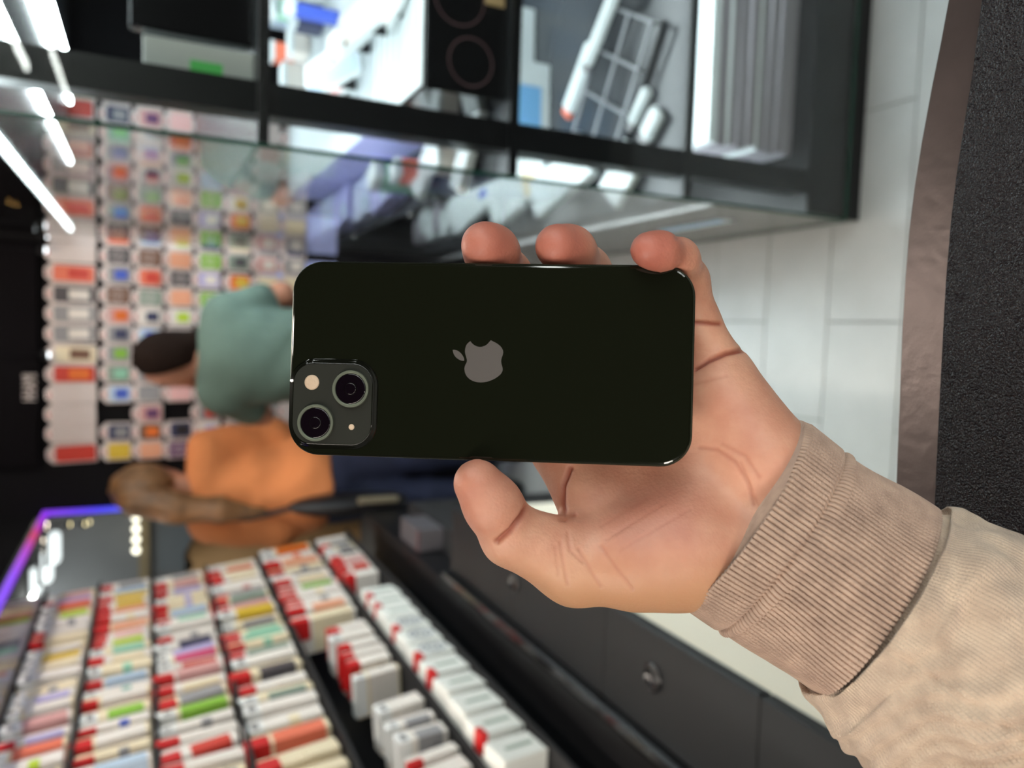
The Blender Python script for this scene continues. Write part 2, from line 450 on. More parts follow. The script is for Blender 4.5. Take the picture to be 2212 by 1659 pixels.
red = np.maximum(red, .55 * near(hp(1400, 1100, .275), .022)); red = np.maximum(red, .25 * near(hp(1620, 930, .275), .02))
tan = np.clip((scr[:, 1] - 1180) / 110, 0, 1) * np.clip((1700 - scr[:, 0]) / 100, 0, 1)
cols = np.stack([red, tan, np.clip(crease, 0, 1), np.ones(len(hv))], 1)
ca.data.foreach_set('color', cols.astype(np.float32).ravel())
m = bpy.data.materials.new('skin'); m.use_nodes = True; MATS['skin'] = m
nt = m.node_tree; b = nt.nodes['Principled BSDF']
at = nt.nodes.new('ShaderNodeVertexColor'); at.layer_name = 'skin'
sp = nt.nodes.new('ShaderNodeSeparateColor'); nt.links.new(at.outputs['Color'], sp.inputs[0])
def mixc(fac, A, Bc):
    mx = nt.nodes.new('ShaderNodeMix'); mx.data_type = 'RGBA'
    if isinstance(fac, float): mx.inputs[0].default_value = fac
    else: nt.links.new(fac, mx.inputs[0])
    for s, v in ((6, A), (7, Bc)):
        if isinstance(v, tuple): mx.inputs[s].default_value = (*v, 1)
        else: nt.links.new(v, mx.inputs[s])
    return mx.outputs[2]
tc = nt.nodes.new('ShaderNodeTexCoord')
n1 = nt.nodes.new('ShaderNodeTexNoise'); n1.inputs['Scale'].default_value = 90; n1.inputs['Detail'].default_value = 6
nt.links.new(tc.outputs['Object'], n1.inputs['Vector'])
mr = nt.nodes.new('ShaderNodeMapRange'); mr.inputs[1].default_value = .35; mr.inputs[2].default_value = .7; nt.links.new(n1.outputs['Fac'], mr.inputs[0])
c = mixc(mr.outputs[0], srgb(216, 164, 138), srgb(202, 144, 120))
c = mixc(sp.outputs[1], c, srgb(198, 150, 114))
c = mixc(sp.outputs[0], c, srgb(176, 96, 82))
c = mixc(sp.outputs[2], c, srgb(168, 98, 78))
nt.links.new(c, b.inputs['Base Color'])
b.inputs['Roughness'].default_value = .48
b.inputs['Subsurface Weight'].default_value = .12
b.inputs['Subsurface Radius'].default_value = (.004, .0015, .0008)
b.inputs['Subsurface Scale'].default_value = 1.0
vo = nt.nodes.new('ShaderNodeTexVoronoi'); vo.inputs['Scale'].default_value = 900
n2 = nt.nodes.new('ShaderNodeTexNoise'); n2.inputs['Scale'].default_value = 420; n2.inputs['Detail'].default_value = 6
nt.links.new(tc.outputs['Object'], vo.inputs['Vector']); nt.links.new(tc.outputs['Object'], n2.inputs['Vector'])
ad = nt.nodes.new('ShaderNodeMath'); ad.operation = 'MULTIPLY_ADD'; ad.inputs[1].default_value = .35
nt.links.new(vo.outputs['Distance'], ad.inputs[0]); nt.links.new(n2.outputs['Fac'], ad.inputs[2])
bp = nt.nodes.new('ShaderNodeBump'); bp.inputs['Strength'].default_value = .35; bp.inputs['Distance'].default_value = .0006
nt.links.new(ad.outputs[0], bp.inputs['Height']); nt.links.new(bp.outputs['Normal'], b.inputs['Normal'])

holder = thing('person', 'bare hand and beige knit sleeve of the person holding the dark phone', 'person')
holder.matrix_world = HANDM
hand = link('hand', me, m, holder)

# ---- sleeve: a tube of knit round the wrist, ribbed cuff then plain knit
def tube(name, stations, n, disp, m, parent, lip=True):
    """stations: (px, py, d, half width px, half depth m, tilt); rows of rings"""
    S = np.array(stations, float)
    cen = np.array([hp(*s[:3]) for s in S])
    tan_ = np.gradient(cen, axis=0); tan_ /= np.linalg.norm(tan_, axis=1, keepdims=True)
    arc = np.concatenate([[0], np.cumsum(np.linalg.norm(np.diff(cen, axis=0), axis=1))])
    rings = []
    th = np.linspace(0, 2 * np.pi, n, endpoint=False)
    for i in range(len(S)):
        t = tan_[i]
        z = np.array([0, 0, -1.0]); z = z - t * (z @ t); z /= np.linalg.norm(z)
        u = np.cross(t, z)
        a = S[i, 3] * S[i, 2] / F; bb = S[i, 4]
        dr = disp(th, arc[i], i)
        rings.append(cen[i] + np.outer((a + dr) * np.cos(th), u) + np.outer((bb + dr) * np.sin(th), z))
    V = np.array(rings)
    vs = V.reshape(-1, 3)
    fs = []
    R = len(S)
    i, j = np.meshgrid(np.arange(R - 1), np.arange(n), indexing='ij')
    fs = np.stack([i * n + j, i * n + (j + 1) % n, (i + 1) * n + (j + 1) % n, (i + 1) * n + j], -1).reshape(-1, 4)
    me = mesh_np(name, vs, fs)
    uv = me.uv_layers.new(name='UVMap')
    li = np.empty(len(me.loops), np.int32); me.loops.foreach_get('vertex_index', li)
    uu = (li % n) / n * 0.22; vv = arc[li // n]
    wrap = (np.arange(len(li)) % 4 == 1) | (np.arange(len(li)) % 4 == 2)
    uu = np.where(wrap & (li % n == 0), 0.22, uu)
    uv.data.foreach_set('uv', np.stack([uu, vv], 1).astype(np.float32).ravel())
    return link(name, me, m, parent)
def lerp_st(keys, n):
    keys = np.array(keys, float); t = np.linspace(0, 1, n)
    k = keys[:, 0]
    return [tuple(np.interp(x, k, keys[:, c]) for c in range(1, keys.shape[1])) for x in t]
def knit(name, c0, c1, around, along, strength):
    m = bpy.data.materials.new(name); m.use_nodes = True; MATS[name] = m
    nt = m.node_tree; b = nt.nodes['Principled BSDF']
    uvn = nt.nodes.new('ShaderNodeUVMap'); uvn.uv_map = 'UVMap'
    se = nt.nodes.new('ShaderNodeSeparateXYZ'); nt.links.new(uvn.outputs[0], se.inputs[0])
    def sine(src, freq, ph_=None):
        a = nt.nodes.new('ShaderNodeMath'); a.operation = 'MULTIPLY'; a.inputs[1].default_value = freq * 2 * math.pi
        nt.links.new(src, a.inputs[0])
        s = nt.nodes.new('ShaderNodeMath'); s.operation = 'SINE'
        if ph_ is not None:
            ad = nt.nodes.new('ShaderNodeMath'); ad.operation = 'ADD'
            nt.links.new(a.outputs[0], ad.inputs[0]); nt.links.new(ph_, ad.inputs[1]); nt.links.new(ad.outputs[0], s.inputs[0])
        else: nt.links.new(a.outputs[0], s.inputs[0])
        return s.outputs[0]
    sx = sine(se.outputs[0], around)
    half = nt.nodes.new('ShaderNodeMath'); half.operation = 'MULTIPLY'; half.inputs[1].default_value = 1.4; nt.links.new(sx, half.inputs[0])
    sy = sine(se.outputs[1], along, half.outputs[0])
    mu = nt.nodes.new('ShaderNodeMath'); mu.operation = 'MULTIPLY_ADD'; mu.inputs[1].default_value = .6
    nt.links.new(sy, mu.inputs[0]); nt.links.new(sx, mu.inputs[2])
    tc = nt.nodes.new('ShaderNodeTexCoord')
    n1 = nt.nodes.new('ShaderNodeTexNoise'); n1.inputs['Scale'].default_value = 700; n1.inputs['Detail'].default_value = 4
    n0 = nt.nodes.new('ShaderNodeTexNoise'); n0.inputs['Scale'].default_value = 120; n0.inputs['Detail'].default_value = 5
    nt.links.new(tc.outputs['Object'], n1.inputs['Vector']); nt.links.new(tc.outputs['Object'], n0.inputs['Vector'])
    m2 = nt.nodes.new('ShaderNodeMath'); m2.operation = 'MULTIPLY_ADD'; m2.inputs[1].default_value = .7
    nt.links.new(n1.outputs['Fac'], m2.inputs[0]); nt.links.new(mu.outputs[0], m2.inputs[2])
    bp = nt.nodes.new('ShaderNodeBump'); bp.inputs['Strength'].default_value = strength; bp.inputs['Distance'].default_value = .0005
    nt.links.new(m2.outputs[0], bp.inputs['Height']); nt.links.new(bp.outputs['Normal'], b.inputs['Normal'])
    cr = nt.nodes.new('ShaderNodeValToRGB'); cr.color_ramp.elements[0].position = .3; cr.color_ramp.elements[1].position = .7
    cr.color_ramp.elements[0].color = (*c0, 1); cr.color_ramp.elements[1].color = (*c1, 1)
    nt.links.new(n0.outputs['Fac'], cr.inputs['Fac']); nt.links.new(cr.outputs[0], b.inputs['Base Color'])
    b.inputs['Roughness'].default_value = .9
    b.inputs['Sheen Weight'].default_value = .25; b.inputs['Sheen Roughness'].default_value = .5
    b.inputs['Specular IOR Level'].default_value = .15
    return m
m_cuff = knit('ribbed_knit', srgb(168, 142, 127), srgb(196, 168, 150), 0, 900, .3)
m_slv = knit('plain_knit', srgb(196, 172, 152), srgb(228, 204, 180), 1000, 1000, .6)
NR = 132
def cuff_disp(th, s, i):
    q = (NR * th / (2 * np.pi)) % 1.0; q = np.minimum(q, 1 - q)
    r = .0003 - 0.0014 * np.exp(-(q / .13) ** 2)
    # the two rows of stitching where the cuff is folded
    for c, dpt in ((0.0160, .0016), (0.0192, .0016)):
        r = r - dpt * math.exp(-((s - c) / .0008) ** 2)
    r = r + .0007 * math.exp(-((s - .0176) / .0008) ** 2)
    if s < .0012: r = r - .0010 * (1 - s / .0012) ** 2
    return r + .0011 * np.sin(3 * th + s * 90) * min(1, s / .03) + .0007 * np.sin(5 * th - s * 60 + 1) * min(1, s / .02)
ck = [(0, 1606, 1110, .289, 240, .0285), (.3, 1690, 1168, .287, 233, .029), (.34, 1700, 1175, .287, 230, .029), (.7, 1800, 1245, .283, 236, .030), (1, 1884, 1302, .280, 238, .030)]
cst = lerp_st(ck, 120)
inner = [(1650, 1140, .288, 205, .0235, ), (1620, 1120, .289, 218, .0255), (1604, 1109, .289, 232, .0275)]
sleeve_keys = [(0, 1862, 1288, .280, 222, .027), (.03, 1880, 1300, .280, 236, .0295), (.06, 1892, 1310, .280, 250, .0315), (.2, 1955, 1352, .277, 268, .033), (.5, 2090, 1445, .270, 292, .036), (.8, 2260, 1562, .262, 318, .037), (1, 2340, 1618, .257, 322, .037), (1.7, 3000, 2080, .214, 410, .041)]
sst = lerp_st([(k[0] / 1.7,) + k[1:] for k in sleeve_keys], 240)
def slv_disp(th, s, i):
    out = np.zeros_like(th)
    f = min(1.0, s / .012)
    for j, t in enumerate(th):
        v = Vector((math.cos(t) * 1.6 + s * 26, math.sin(t) * 1.6 + s * 14, s * 6))
        w = noise.noise(v) * .0058
        w += noise.noise(Vector((math.cos(t) * 5 - s * 60, math.sin(t) * 5 + s * 34, s * 20))) * .0022
        # diagonal pull folds running out from the cuff seam
        w += .0021 * max(0, math.sin(5 * t + s * 95 + 1.2)) * math.exp(-s * 14)
        c_ = math.cos(t)
        qx = sst[i][0] - .57 * sst[i][3] * c_; qy = sst[i][1] + .82 * sst[i][3] * c_
        g_ = (qx * .50 + qy * .86) / 115 + 1.6 * noise.noise(Vector((qx * .004, qy * .004, 0)))
        w += .0017 * (math.sin(2 * math.pi * g_) ** 2) * (1 if math.sin(t) > 0 else .3) * (.4 + .6 * min(1, s / .03))
        out[j] = w
    # lengthwise stitched seam on the palm side
    c = math.radians(76) + s * 1.2
    dd = np.abs((th - c + np.pi) % (2 * np.pi) - np.pi)
    out = out - .0011 * np.exp(-(dd / .02) ** 2)
    return out * f
slv = tube('sleeve', sst, 300, slv_disp, m_slv, holder)
tube('cuff', inner + cst, NR * 8, lambda th, s, i: (cuff_disp(th, max(0, s - .0097), i) if i >= 3 else .0003 * np.cos(NR * th)), m_cuff, slv)

# ================================================================== the counter right below the camera: leather-grained pad in a brown edge
def on_edge(pts, z): return [tuple(onz(x, y, z)[:2]) for x, y in pts]
CZ = 1.232
pad_e = on_edge([(2190, -1500), (2165, -800), (2135, -200), (2117, 0), (2098, 150), (2080, 260), (2062, 380), (2050, 480), (2040, 600), (2033, 720), (2026, 860), (2019, 1000), (2014, 1120), (2011, 1230)], CZ)
rim_e = on_edge([(2150, -1500), (2115, -800), (2068, -200), (2042, -40), (2018, 90), (1998, 190), (1978, 300), (1962, 400), (1950, 500), (1942, 600), (1935, 720), (1930, 860), (1925, 980), (1920, 1120), (1917, 1230)], CZ - .004)
counter = thing('counter', 'service counter with black pebbled leather top and brown edge, nearest the camera', 'counter', (0, 0, 0))
m_leather = bpy.data.materials.new('black_leather'); m_leather.use_nodes = True
nt = m_leather.node_tree; b = nt.nodes['Principled BSDF']
tc = nt.nodes.new('ShaderNodeTexCoord')
vo = nt.nodes.new('ShaderNodeTexVoronoi'); vo.inputs['Scale'].default_value = 1300; vo.feature = 'SMOOTH_F1'
nz = nt.nodes.new('ShaderNodeTexNoise'); nz.inputs['Scale'].default_value = 500; nz.inputs['Detail'].default_value = 4
mxv = nt.nodes.new('ShaderNodeMix'); mxv.data_type = 'VECTOR'; mxv.inputs[0].default_value = .0015
nt.links.new(tc.outputs['Object'], mxv.inputs[4]); nt.links.new(nz.outputs['Color'], mxv.inputs[5]); nt.links.new(tc.outputs['Object'], nz.inputs['Vector'])
nt.links.new(mxv.outputs[1], vo.inputs['Vector'])
bp = nt.nodes.new('ShaderNodeBump'); bp.invert = True; bp.inputs['Strength'].default_value = 1.0; bp.inputs['Distance'].default_value = .0016
nt.links.new(vo.outputs['Distance'], bp.inputs['Height']); nt.links.new(bp.outputs['Normal'], b.inputs['Normal'])
b.inputs['Base Color'].default_value = (*srgb(20, 13, 17), 1); b.inputs['Roughness'].default_value = .22; b.inputs['Specular IOR Level'].default_value = .32
m_brown = mat('brown_edge', srgb(84, 73, 71), .36, .6, var=.16, vscale=25, bump=.2, bscale=160, bdist=.0012, spec=.6)
m_black = mat('black_panel', (.010, .010, .011), .5)
def poly_prism(name, pts, z0, z1, m, parent, bev=0.0):
    bm = bmesh.new()
    lo = [bm.verts.new((x, y, z0)) for x, y in pts]; hi = [bm.verts.new((x, y, z1)) for x, y in pts]
    n = len(pts)
    for i in range(n): bm.faces.new((lo[i], lo[(i + 1) % n], hi[(i + 1) % n], hi[i]))
    bm.faces.new(lo); top = bm.faces.new(hi[::-1])
    bmesh.ops.recalc_face_normals(bm, faces=bm.faces)
    if bev: bmesh.ops.bevel(bm, geom=list(top.edges), offset=bev, segments=3, affect='EDGES')
    return bmobj(name, bm, m, parent)
yb = .06
pad_e.insert(0, (1.7, pad_e[0][1] - .04)); rim_e.insert(0, (1.7, rim_e[0][1] - .04))  # unseen stretch, lengthened to cut the floor reflection in the cabinet glass
poly_prism('leather_top', pad_e + [(pad_e[-1][0], yb), (pad_e[0][0], yb)], CZ - .012, CZ, m_leather, counter, .0012)
poly_prism('counter_edge', rim_e + [(rim_e[-1][0], yb - .01), (rim_e[0][0], yb - .01)], CZ - .045, CZ - .0055, m_brown, counter, .003)
body = [(x, y - .03) for x, y in rim_e]
poly_prism('counter_body', body + [(body[-1][0], yb), (body[0][0], yb)], 0, CZ - .046, m_black, counter)

# ================================================================== the shop shell
m_tube = mat('light_tube', (1, 1, 1), emit=TUBE_L, ecol=(.95, 1.0, .95))
m_dark = mat('dark_wall', srgb(14, 12, 14), .7, var=.15, vscale=3, spec=.15)
m_ceil = mat('dark_ceiling', srgb(58, 57, 56), .8)
m_blk = mat('satin_black', (.007, .007, .008), .35, spec=.3)
m_gloss = mat('gloss_black', (.008, .008, .009), .12, spec=.6)
m_grout = mat('grout', srgb(118, 118, 116), .7)
m_tile = mat('grey_tile', srgb(176, 180, 181), .38, var=.06, vscale=6, bump=.15, bscale=30)
m_chrome = mat('chrome', (.8, .8, .8), .12, 1.0)
m_white = mat('white_card', srgb(238, 238, 236), .5)
m_glass = glass_mat('clear_glass')
m_gedge = mat('green_glass_edge', srgb(24, 66, 54), .15)

floor = struct(box('floor', (-4.2, -9, -.05), (3.6, 11, -.004), m_grout))
tile_me = None
k = 0
for j in range(-1, 16):                       # planks of tile, joints recessed
    y0 = .562 + .2135 * j
    if y0 > 3.2: break
    for i in range(-4, 4):
        x0 = .548 - .50 * i - (.25 if j % 2 == 0 else 0) - .2435 * 0
        if x0 < -1.0 or x0 > 1.9: continue
        if tile_me is None:
            t = box('tile', (-.4965, 0, -.010), (0, .2105, 0), m_tile, floor, .0012); tile_me = t.data
        else:
            t = link('tile', tile_me, None, floor)
        t.location = (x0, y0, random.uniform(-.0004, .0004))
struct(box('wall_far', (-.72, 3.40, 0), (3.6, 3.52, CEIL), m_dark))
struct(box('wall_right', (3.6, -9, 0), (3.7, 3.5, CEIL), m_dark))
struct(box('wall_back', (-4.2, -9.1, 0), (3.7, -9, CEIL), m_dark))
struct(box('ceiling', (-4.3, -9, CEIL), (3.7, 11, CEIL + .05), m_ceil))
m_mall = mat('mall_grey', srgb(122, 124, 128), .6, var=.2, vscale=1.2)
struct(box('wall_mall', (-4.2, 9.0, 0), (3.6, 9.1, CEIL), m_mall))
struct(box('wall_left', (-4.3, -9, 0), (-4.2, 11, CEIL), m_mall))
# black lintel over the open side of the shop, colour-changing light line along its lower edge
FX = -.752
struct(box('trim_1', (FX - .10, .3, 1.925), (FX - .012, 3.40, CEIL), m_gloss))
struct(box('trim_2', (FX - .02, 3.395, 0), (-.565, 3.40, CEIL), mat('pillar_black', srgb(13, 11, 14), .6, spec=.15)))
m = bpy.data.materials.new('rgb_light'); m.use_nodes = True
nt = m.node_tree; b = nt.nodes['Principled BSDF']
tc = nt.nodes.new('ShaderNodeTexCoord'); se = nt.nodes.new('ShaderNodeSeparateXYZ')
nt.links.new(tc.outputs['Object'], se.inputs[0])
ad = nt.nodes.new('ShaderNodeMath'); ad.operation = 'SUBTRACT'     # runs along y then down the post
nt.links.new(se.outputs[1], ad.inputs[0]); nt.links.new(se.outputs[2], ad.inputs[1])
mr = nt.nodes.new('ShaderNodeMapRange'); mr.inputs[1].default_value = .3; mr.inputs[2].default_value = 1.9
nt.links.new(ad.outputs[0], mr.inputs[0])
cr = nt.nodes.new('ShaderNodeValToRGB'); e = cr.color_ramp.elements
e[0].position = 0; e[0].color = (.16, .02, .9, 1); e[1].position = 1; e[1].color = (0, .10, 1, 1)
for p_, c_ in ((.22, (.22, .02, .85, 1)), (.40, (.4, .02, .55, 1)), (.52, (.55, .01, .08, 1)), (.64, (.35, .02, .6, 1)), (.76, (.20, .02, .9, 1)), (.86, (.03, .02, 1, 1))):
    q = cr.color_ramp.elements.new(p_); q.color = c_
nt.links.new(mr.outputs[0], cr.inputs[0]); nt.links.new(cr.outputs[0], b.inputs['Emission Color'])
b.inputs['Base Color'].default_value = (.1, .1, .1, 1); b.inputs['Emission Strength'].default_value = .62
bm = bmesh.new()
add_box(bm, (FX - .012, .35, 1.888), (FX + .006, 3.395, 1.906)); add_box(bm, (FX - .012, 3.379, .05), (FX + .006, 3.395, 1.888))
tag(bmobj('light_strip', bm, m), 'purple, red and blue glowing light line round the dark opening', 'light strip')

# ---- ceiling light lines (they mirror in the glass panes); three are added fill
m_tubew = mat('light_tube_warm', (1, 1, 1), emit=TUBE_L * 1.6, ecol=(1.0, .90, .78))
def tube_light(x, y0, y1, label, w=.03, mt=None):
    t = thing('linear_light', label, 'ceiling light', (x, (y0 + y1) / 2, CEIL), group='straight light lines under the ceiling')
    L = (y1 - y0) / 2
    box('housing', (-w - .006, -L, -.022), (w + .006, L, 0), m_blk, t)
    box('diffuser', (-w, -L + .004, -.05), (w, L - .004, -.0221), mt or m_tube, t, .008)
for x, y0, y1 in ((1.15, -7.8, .64), (2.0, -4.8, .64), (2.7, -8.5, .2), (3.12, -6.0, .2)):
    tube_light(x, y0, y1, f'straight white ceiling light line, {ORD[(1.15, 2.0, 2.7, 3.12).index(x)]} row beyond the glass cabinet side')
tube_light(-1.05, -6.5, .1, 'straight warm white ceiling light line over the black counter and the hand', w=.055, mt=m_tubew)
tube_light(-.1, -6.5, -2.9, 'straight warm white ceiling light line farther back over the aisle', w=.06, mt=m_tubew)  # added out of view for frontal light on the palm
tube_light(-1.05, .4, 2.8, 'straight warm white ceiling light line behind the lintel over the package rack', mt=m_tubew)  # added above the frame to brighten the upper rack rows
tube_light(-2.4, 2.0, 8.0, 'straight white ceiling light line out in the mall beyond the lintel')  # added out of view to brighten the dark mall
tube_light(.05, .9, 3.0, 'straight warm white ceiling light line over the aisle and the package rack', mt=m_tubew)

# ================================================================== colours of the packages
PAL = {'white': (236, 228, 220), 'red': (206, 62, 48), 'coral': (232, 120, 92), 'orange': (232, 118, 44), 'peach': (240, 172, 138), 'yellow': (222, 186, 60), 'green': (140, 190, 66),
       'lime': (190, 214, 60), 'mint': (150, 206, 178), 'teal': (90, 170, 160), 'pale blue': (186, 206, 226), 'blue': (70, 96, 200), 'navy': (56, 60, 92), 'lavender': (186, 176, 220),
       'purple': (110, 70, 112), 'pink': (240, 190, 188), 'magenta': (222, 84, 128), 'grey': (150, 148, 150), 'dark grey': (84, 80, 84), 'black': (34, 32, 34), 'brown': (120, 84, 66), 'cream': (238, 222, 190),
       'sage': (140, 156, 142), 'rose': (214, 160, 156)}
def pal(c, rough=.42): return mat('print_' + c.replace(' ', '_'), srgb(*PAL[c]), rough)
m_clear = mat('package_plastic', srgb(214, 200, 196), .3)
m_head = mat('package_header', srgb(232, 218, 214), .4)
m_mark = mat('header_mark', srgb(206, 96, 96), .5)
m_red = mat('price_red', srgb(204, 28, 30), .45)

# ---- hanging phone-case packages on the far wall
PW, PHH, PT = .0748, .113, .016
def prism_y(bm, pts, y0, y1):
    lo = [bm.verts.new((x, y0, z)) for x, z in pts]; hi = [bm.verts.new((x, y1, z)) for x, z in pts]
    n = len(pts)
    for i in range(n): bm.faces.new((lo[i], lo[(i + 1) % n], hi[(i + 1) % n], hi[i]))
    bm.faces.new(lo); bm.faces.new(hi[::-1])
    bmesh.ops.recalc_face_normals(bm, faces=bm.faces)
def mesh_from(fn):
    bm = bmesh.new(); fn(bm); me = bpy.data.meshes.new('m'); bm.normal_update(); bm.to_mesh(me); bm.free(); return me
def pk_body(h):
    def f(bm):
        w = PW / 2
        prism_y(bm, [(w * .96, -h), (w, -h * .94), (w, -.022), (w * .55, -.006), (w * .3, 0), (-w * .3, 0), (-w * .55, -.006), (-w, -.022), (-w, -h * .94), (-w * .96, -h)], -PT, 0)
    return f
ME_BODY = {h: mesh_from(pk_body(h)) for h in (.113, .172)}
for v in ME_BODY.values(): v.materials.append(m_clear)
ME_HEAD = mesh_from(lambda bm: prism_y(bm, [(.020 * math.cos(a), -.014 + .011 * math.sin(a)) for a in np.linspace(0, 2 * math.pi, 14, endpoint=False)], -PT - .002, -PT + .004)); ME_HEAD.materials.append(m_head)
ME_MARK = mesh_from(lambda bm: add_box(bm, (-.012, -PT - .0026, -.018), (.006, -PT - .001, -.011))); ME_MARK.materials.append(m_mark)
def case_me(h):
    return mesh_from(lambda bm: prism_y(bm, [(x, -h * .5 - .012 + z) for x, z in rrect(PW * .80, h - .036, .010, 3)], -PT - .006, -PT + .004))
ME_CASE = {}
def case_mesh(h, c):
    if (h, c) not in ME_CASE:
        me = case_me(h); me.materials.append(pal(c)); ME_CASE[(h, c)] = me
    return ME_CASE[(h, c)]
def panel_mesh(c, h):
    key = ('panel', h, c)
    if key not in ME_CASE:
        me = mesh_from(lambda bm: add_box(bm, (-.019, -PT - .0085, -h * .86), (.019, -PT - .005, -h * .46), .003)); me.materials.append(pal(c)); ME_CASE[key] = me
    return ME_CASE[key]
def ring_fn(bm):
    for r0, r1 in ((.0145, .0185),):
        n = 18
        for i in range(n):
            a, b2 = 2 * math.pi * i / n, 2 * math.pi * (i + 1) / n
            vs = [bm.verts.new((r * math.cos(t), -PT - .0066, -.066 + r * math.sin(t))) for r, t in ((r0, a), (r1, a), (r1, b2), (r0, b2))]
            bm.faces.new(vs)
    bmesh.ops.remove_doubles(bm, verts=bm.verts, dist=1e-5)
    g = bmesh.ops.extrude_face_region(bm, geom=list(bm.faces))
    bmesh.ops.translate(bm, verts=[v for v in g['geom'] if isinstance(v, bmesh.types.BMVert)], vec=(0, .002, 0))
    bmesh.ops.recalc_face_normals(bm, faces=bm.faces)
ME_RING = mesh_from(ring_fn); ME_RING.materials.append(m_head)
ME_HOOK = mesh_from(lambda bm: add_cyl(bm, (0, .012, -.004), (0, -.03, -.004), .0022, n=6)); ME_HOOK.materials.append(m_chrome)
def case_pack(x, ztop, y, h, c, style, label):
    t = link('phone_case_package', ME_BODY[h], None)
    t.location = (x, y, ztop); t.rotation_euler = (random.uniform(-.03, .06), random.uniform(-.03, .03), random.uniform(-.08, .08))
    tag(t, label, 'phone case', 'phone case packages on the far wall')
    link('header_card', ME_HEAD, None, t); link('header_mark', ME_MARK, None, t); link('hook', ME_HOOK, None, t)
    if style != 'plain':
        link('phone_case', case_mesh(h, c), None, t)
    if style == 'ring': link('magnet_ring', ME_RING, None, t)
    if style.startswith('panel:'): link('print_panel', panel_mesh(style[6:], h), None, t)
ROWZ = [1.893, 1.712, 1.602, 1.492, 1.382, 1.270, 1.158, 1.046, .934]
COLX = [-.523 + .0765 * i for i in range(20)]
# rows from the top, columns from the pillar: colour or colour/style
GRID = ['red white white white red/panel:orange cream/panel:brown grey/panel:white grey/panel:white dark grey/panel:white coral/panel:red white white rose grey/panel:white rose coral/panel:red grey',
        'yellow navy/panel:grey - pale blue/panel:blue sage/panel:mint grey/panel:green grey/panel:navy rose/panel:orange brown/ring grey/panel:blue dark grey/ring coral/panel:orange mint grey/panel:green navy/panel:red grey/panel:lavender mint',
        'peach brown/panel:orange rose/panel:purple grey grey/panel:red white/panel:pale blue pale blue/panel:blue white/panel:navy sage/ring coral/panel:red brown/ring pale blue/panel:blue mint/ring grey/panel:green navy/panel:red peach white',
        'purple/ring navy/panel:black - pink/panel:pink coral/panel:magenta dark grey grey/panel:navy white/panel:lime peach/panel:peach dark grey/ring peach white/panel:lime grey white/panel:rose dark grey grey/panel:green coral/panel:orange',
        'cream white/panel:lavender grey/panel:red grey navy/panel:grey dark grey grey/panel:navy pale blue green/ring lavender/panel:white green/ring navy/panel:blue grey/panel:lime white coral/panel:orange cream coral/panel:orange',
        'white grey/panel:white rose/panel:red grey dark grey navy pale blue/panel:grey navy/panel:grey white/panel:yellow orange/panel:yellow sage/panel:dark grey cream grey/panel:brown white/panel:navy rose grey coral/panel:orange',
        'grey white grey/panel:white dark grey cream grey white navy grey/panel:white cream rose/panel:white grey navy/panel:grey cream grey white rose',
        'white grey white cream grey white grey white grey/panel:white cream grey/panel:white navy cream white grey white cream']
def parse(row):
    out, cur = [], ''
    toks = row.split(' '); i = 0
    while i < len(toks):
        t = toks[i]
        if t in ('pale', 'dark') or t.endswith(':pale') or t.endswith(':dark'):
            t = t + ' ' + toks[i + 1]; i += 1
        out.append(t); i += 1
    return out
for r, row in enumerate(GRID):
    cells = parse(row)
    for cidx in range(len(COLX)):
        cell = cells[cidx] if cidx < len(cells) else cells[(cidx * 5 + r) % len(cells)]
        if cell == '-': continue
        c, _, st = cell.partition('/')
        st = st or ('plain' if c == 'white' else 'case')
        desc = {'plain': 'plain white', 'case': c + ' case in a', 'ring': 'pale-ringed ' + c + ' case'}.get(st, f'{c} and {st[6:]}')
        where = f'{ORD[r]} row down, {ORD[cidx]} from the pillar'
        case_pack(COLX[cidx] + random.uniform(-.003, .003), ROWZ[r] + random.uniform(-.003, .003), 3.383 + random.uniform(-.004, .002), .172 if r == 0 else .113, c, st, f'{desc} package, {where}')
# header board over the packages with a line of small white lettering
hb = thing('header_sign', 'black header board with small white lettering above the hanging phone cases', 'sign', (-.15, 3.395, 1.96))
box('board', (-.42, -.03, -.045), (.42, 0, .48), mat('board_black', (.005, .004, .005), .8, spec=.08), hb)
cu = bpy.data.curves.new('lettering', 'FONT'); cu.body = 'HHAMI'; cu.size = .066; cu.extrude = .001; cu.align_x = 'CENTER'
tmp = bpy.data.objects.new('lettering_curve', cu); COL.objects.link(tmp)
bpy.context.view_layer.update()
tme = bpy.data.meshes.new_from_object(tmp.evaluated_get(bpy.context.evaluated_depsgraph_get()))
bpy.data.objects.remove(tmp)
tx = link('lettering', tme, m_head, hb)
tx.scale = (.5, 1, 1); tx.location = (-.118, -.0312, -.040); tx.rotation_euler = (math.pi / 2, 0, 0)
m_warm = mat('warm_lamp', (1, .9, .75), emit=5.0, ecol=(1, .86, .68))
m_cool = mat('cool_lamp', (1, 1, 1), emit=3.0, ecol=(.9, .97, 1))
m_amber = mat('amber_lamp', (1, .6, .2), emit=5.0, ecol=(1, .55, .16))
def small_lamp(p, m, label, r=.012):
    t = thing('spotlight', label, 'spotlight', tuple(p), group='small lamps over the hanging cases')
    lathe('lamp_head', [(r * 1.3, .02), (r * 1.3, -.004), (r * 1.05, -.004), (r * .9, .0)], 0, 0, m_blk, t, 12)
    cyl('lamp_rod', (0, 0, .0195), (0, 0, CEIL - p[2]), .0025, m_blk, t, n=6)
    lathe('lamp_lens', [(r, -.003), (r * .7, -.008), (.0005, -.010)], 0, 0, m, t, 12)
small_lamp(ony(95, 540, 3.33), m_cool, 'small bright spotlight under the header board near the glass cabinet')
small_lamp(ony(102, 766, 3.33), m_cool, 'small bright spotlight under the header board beside its lettering')
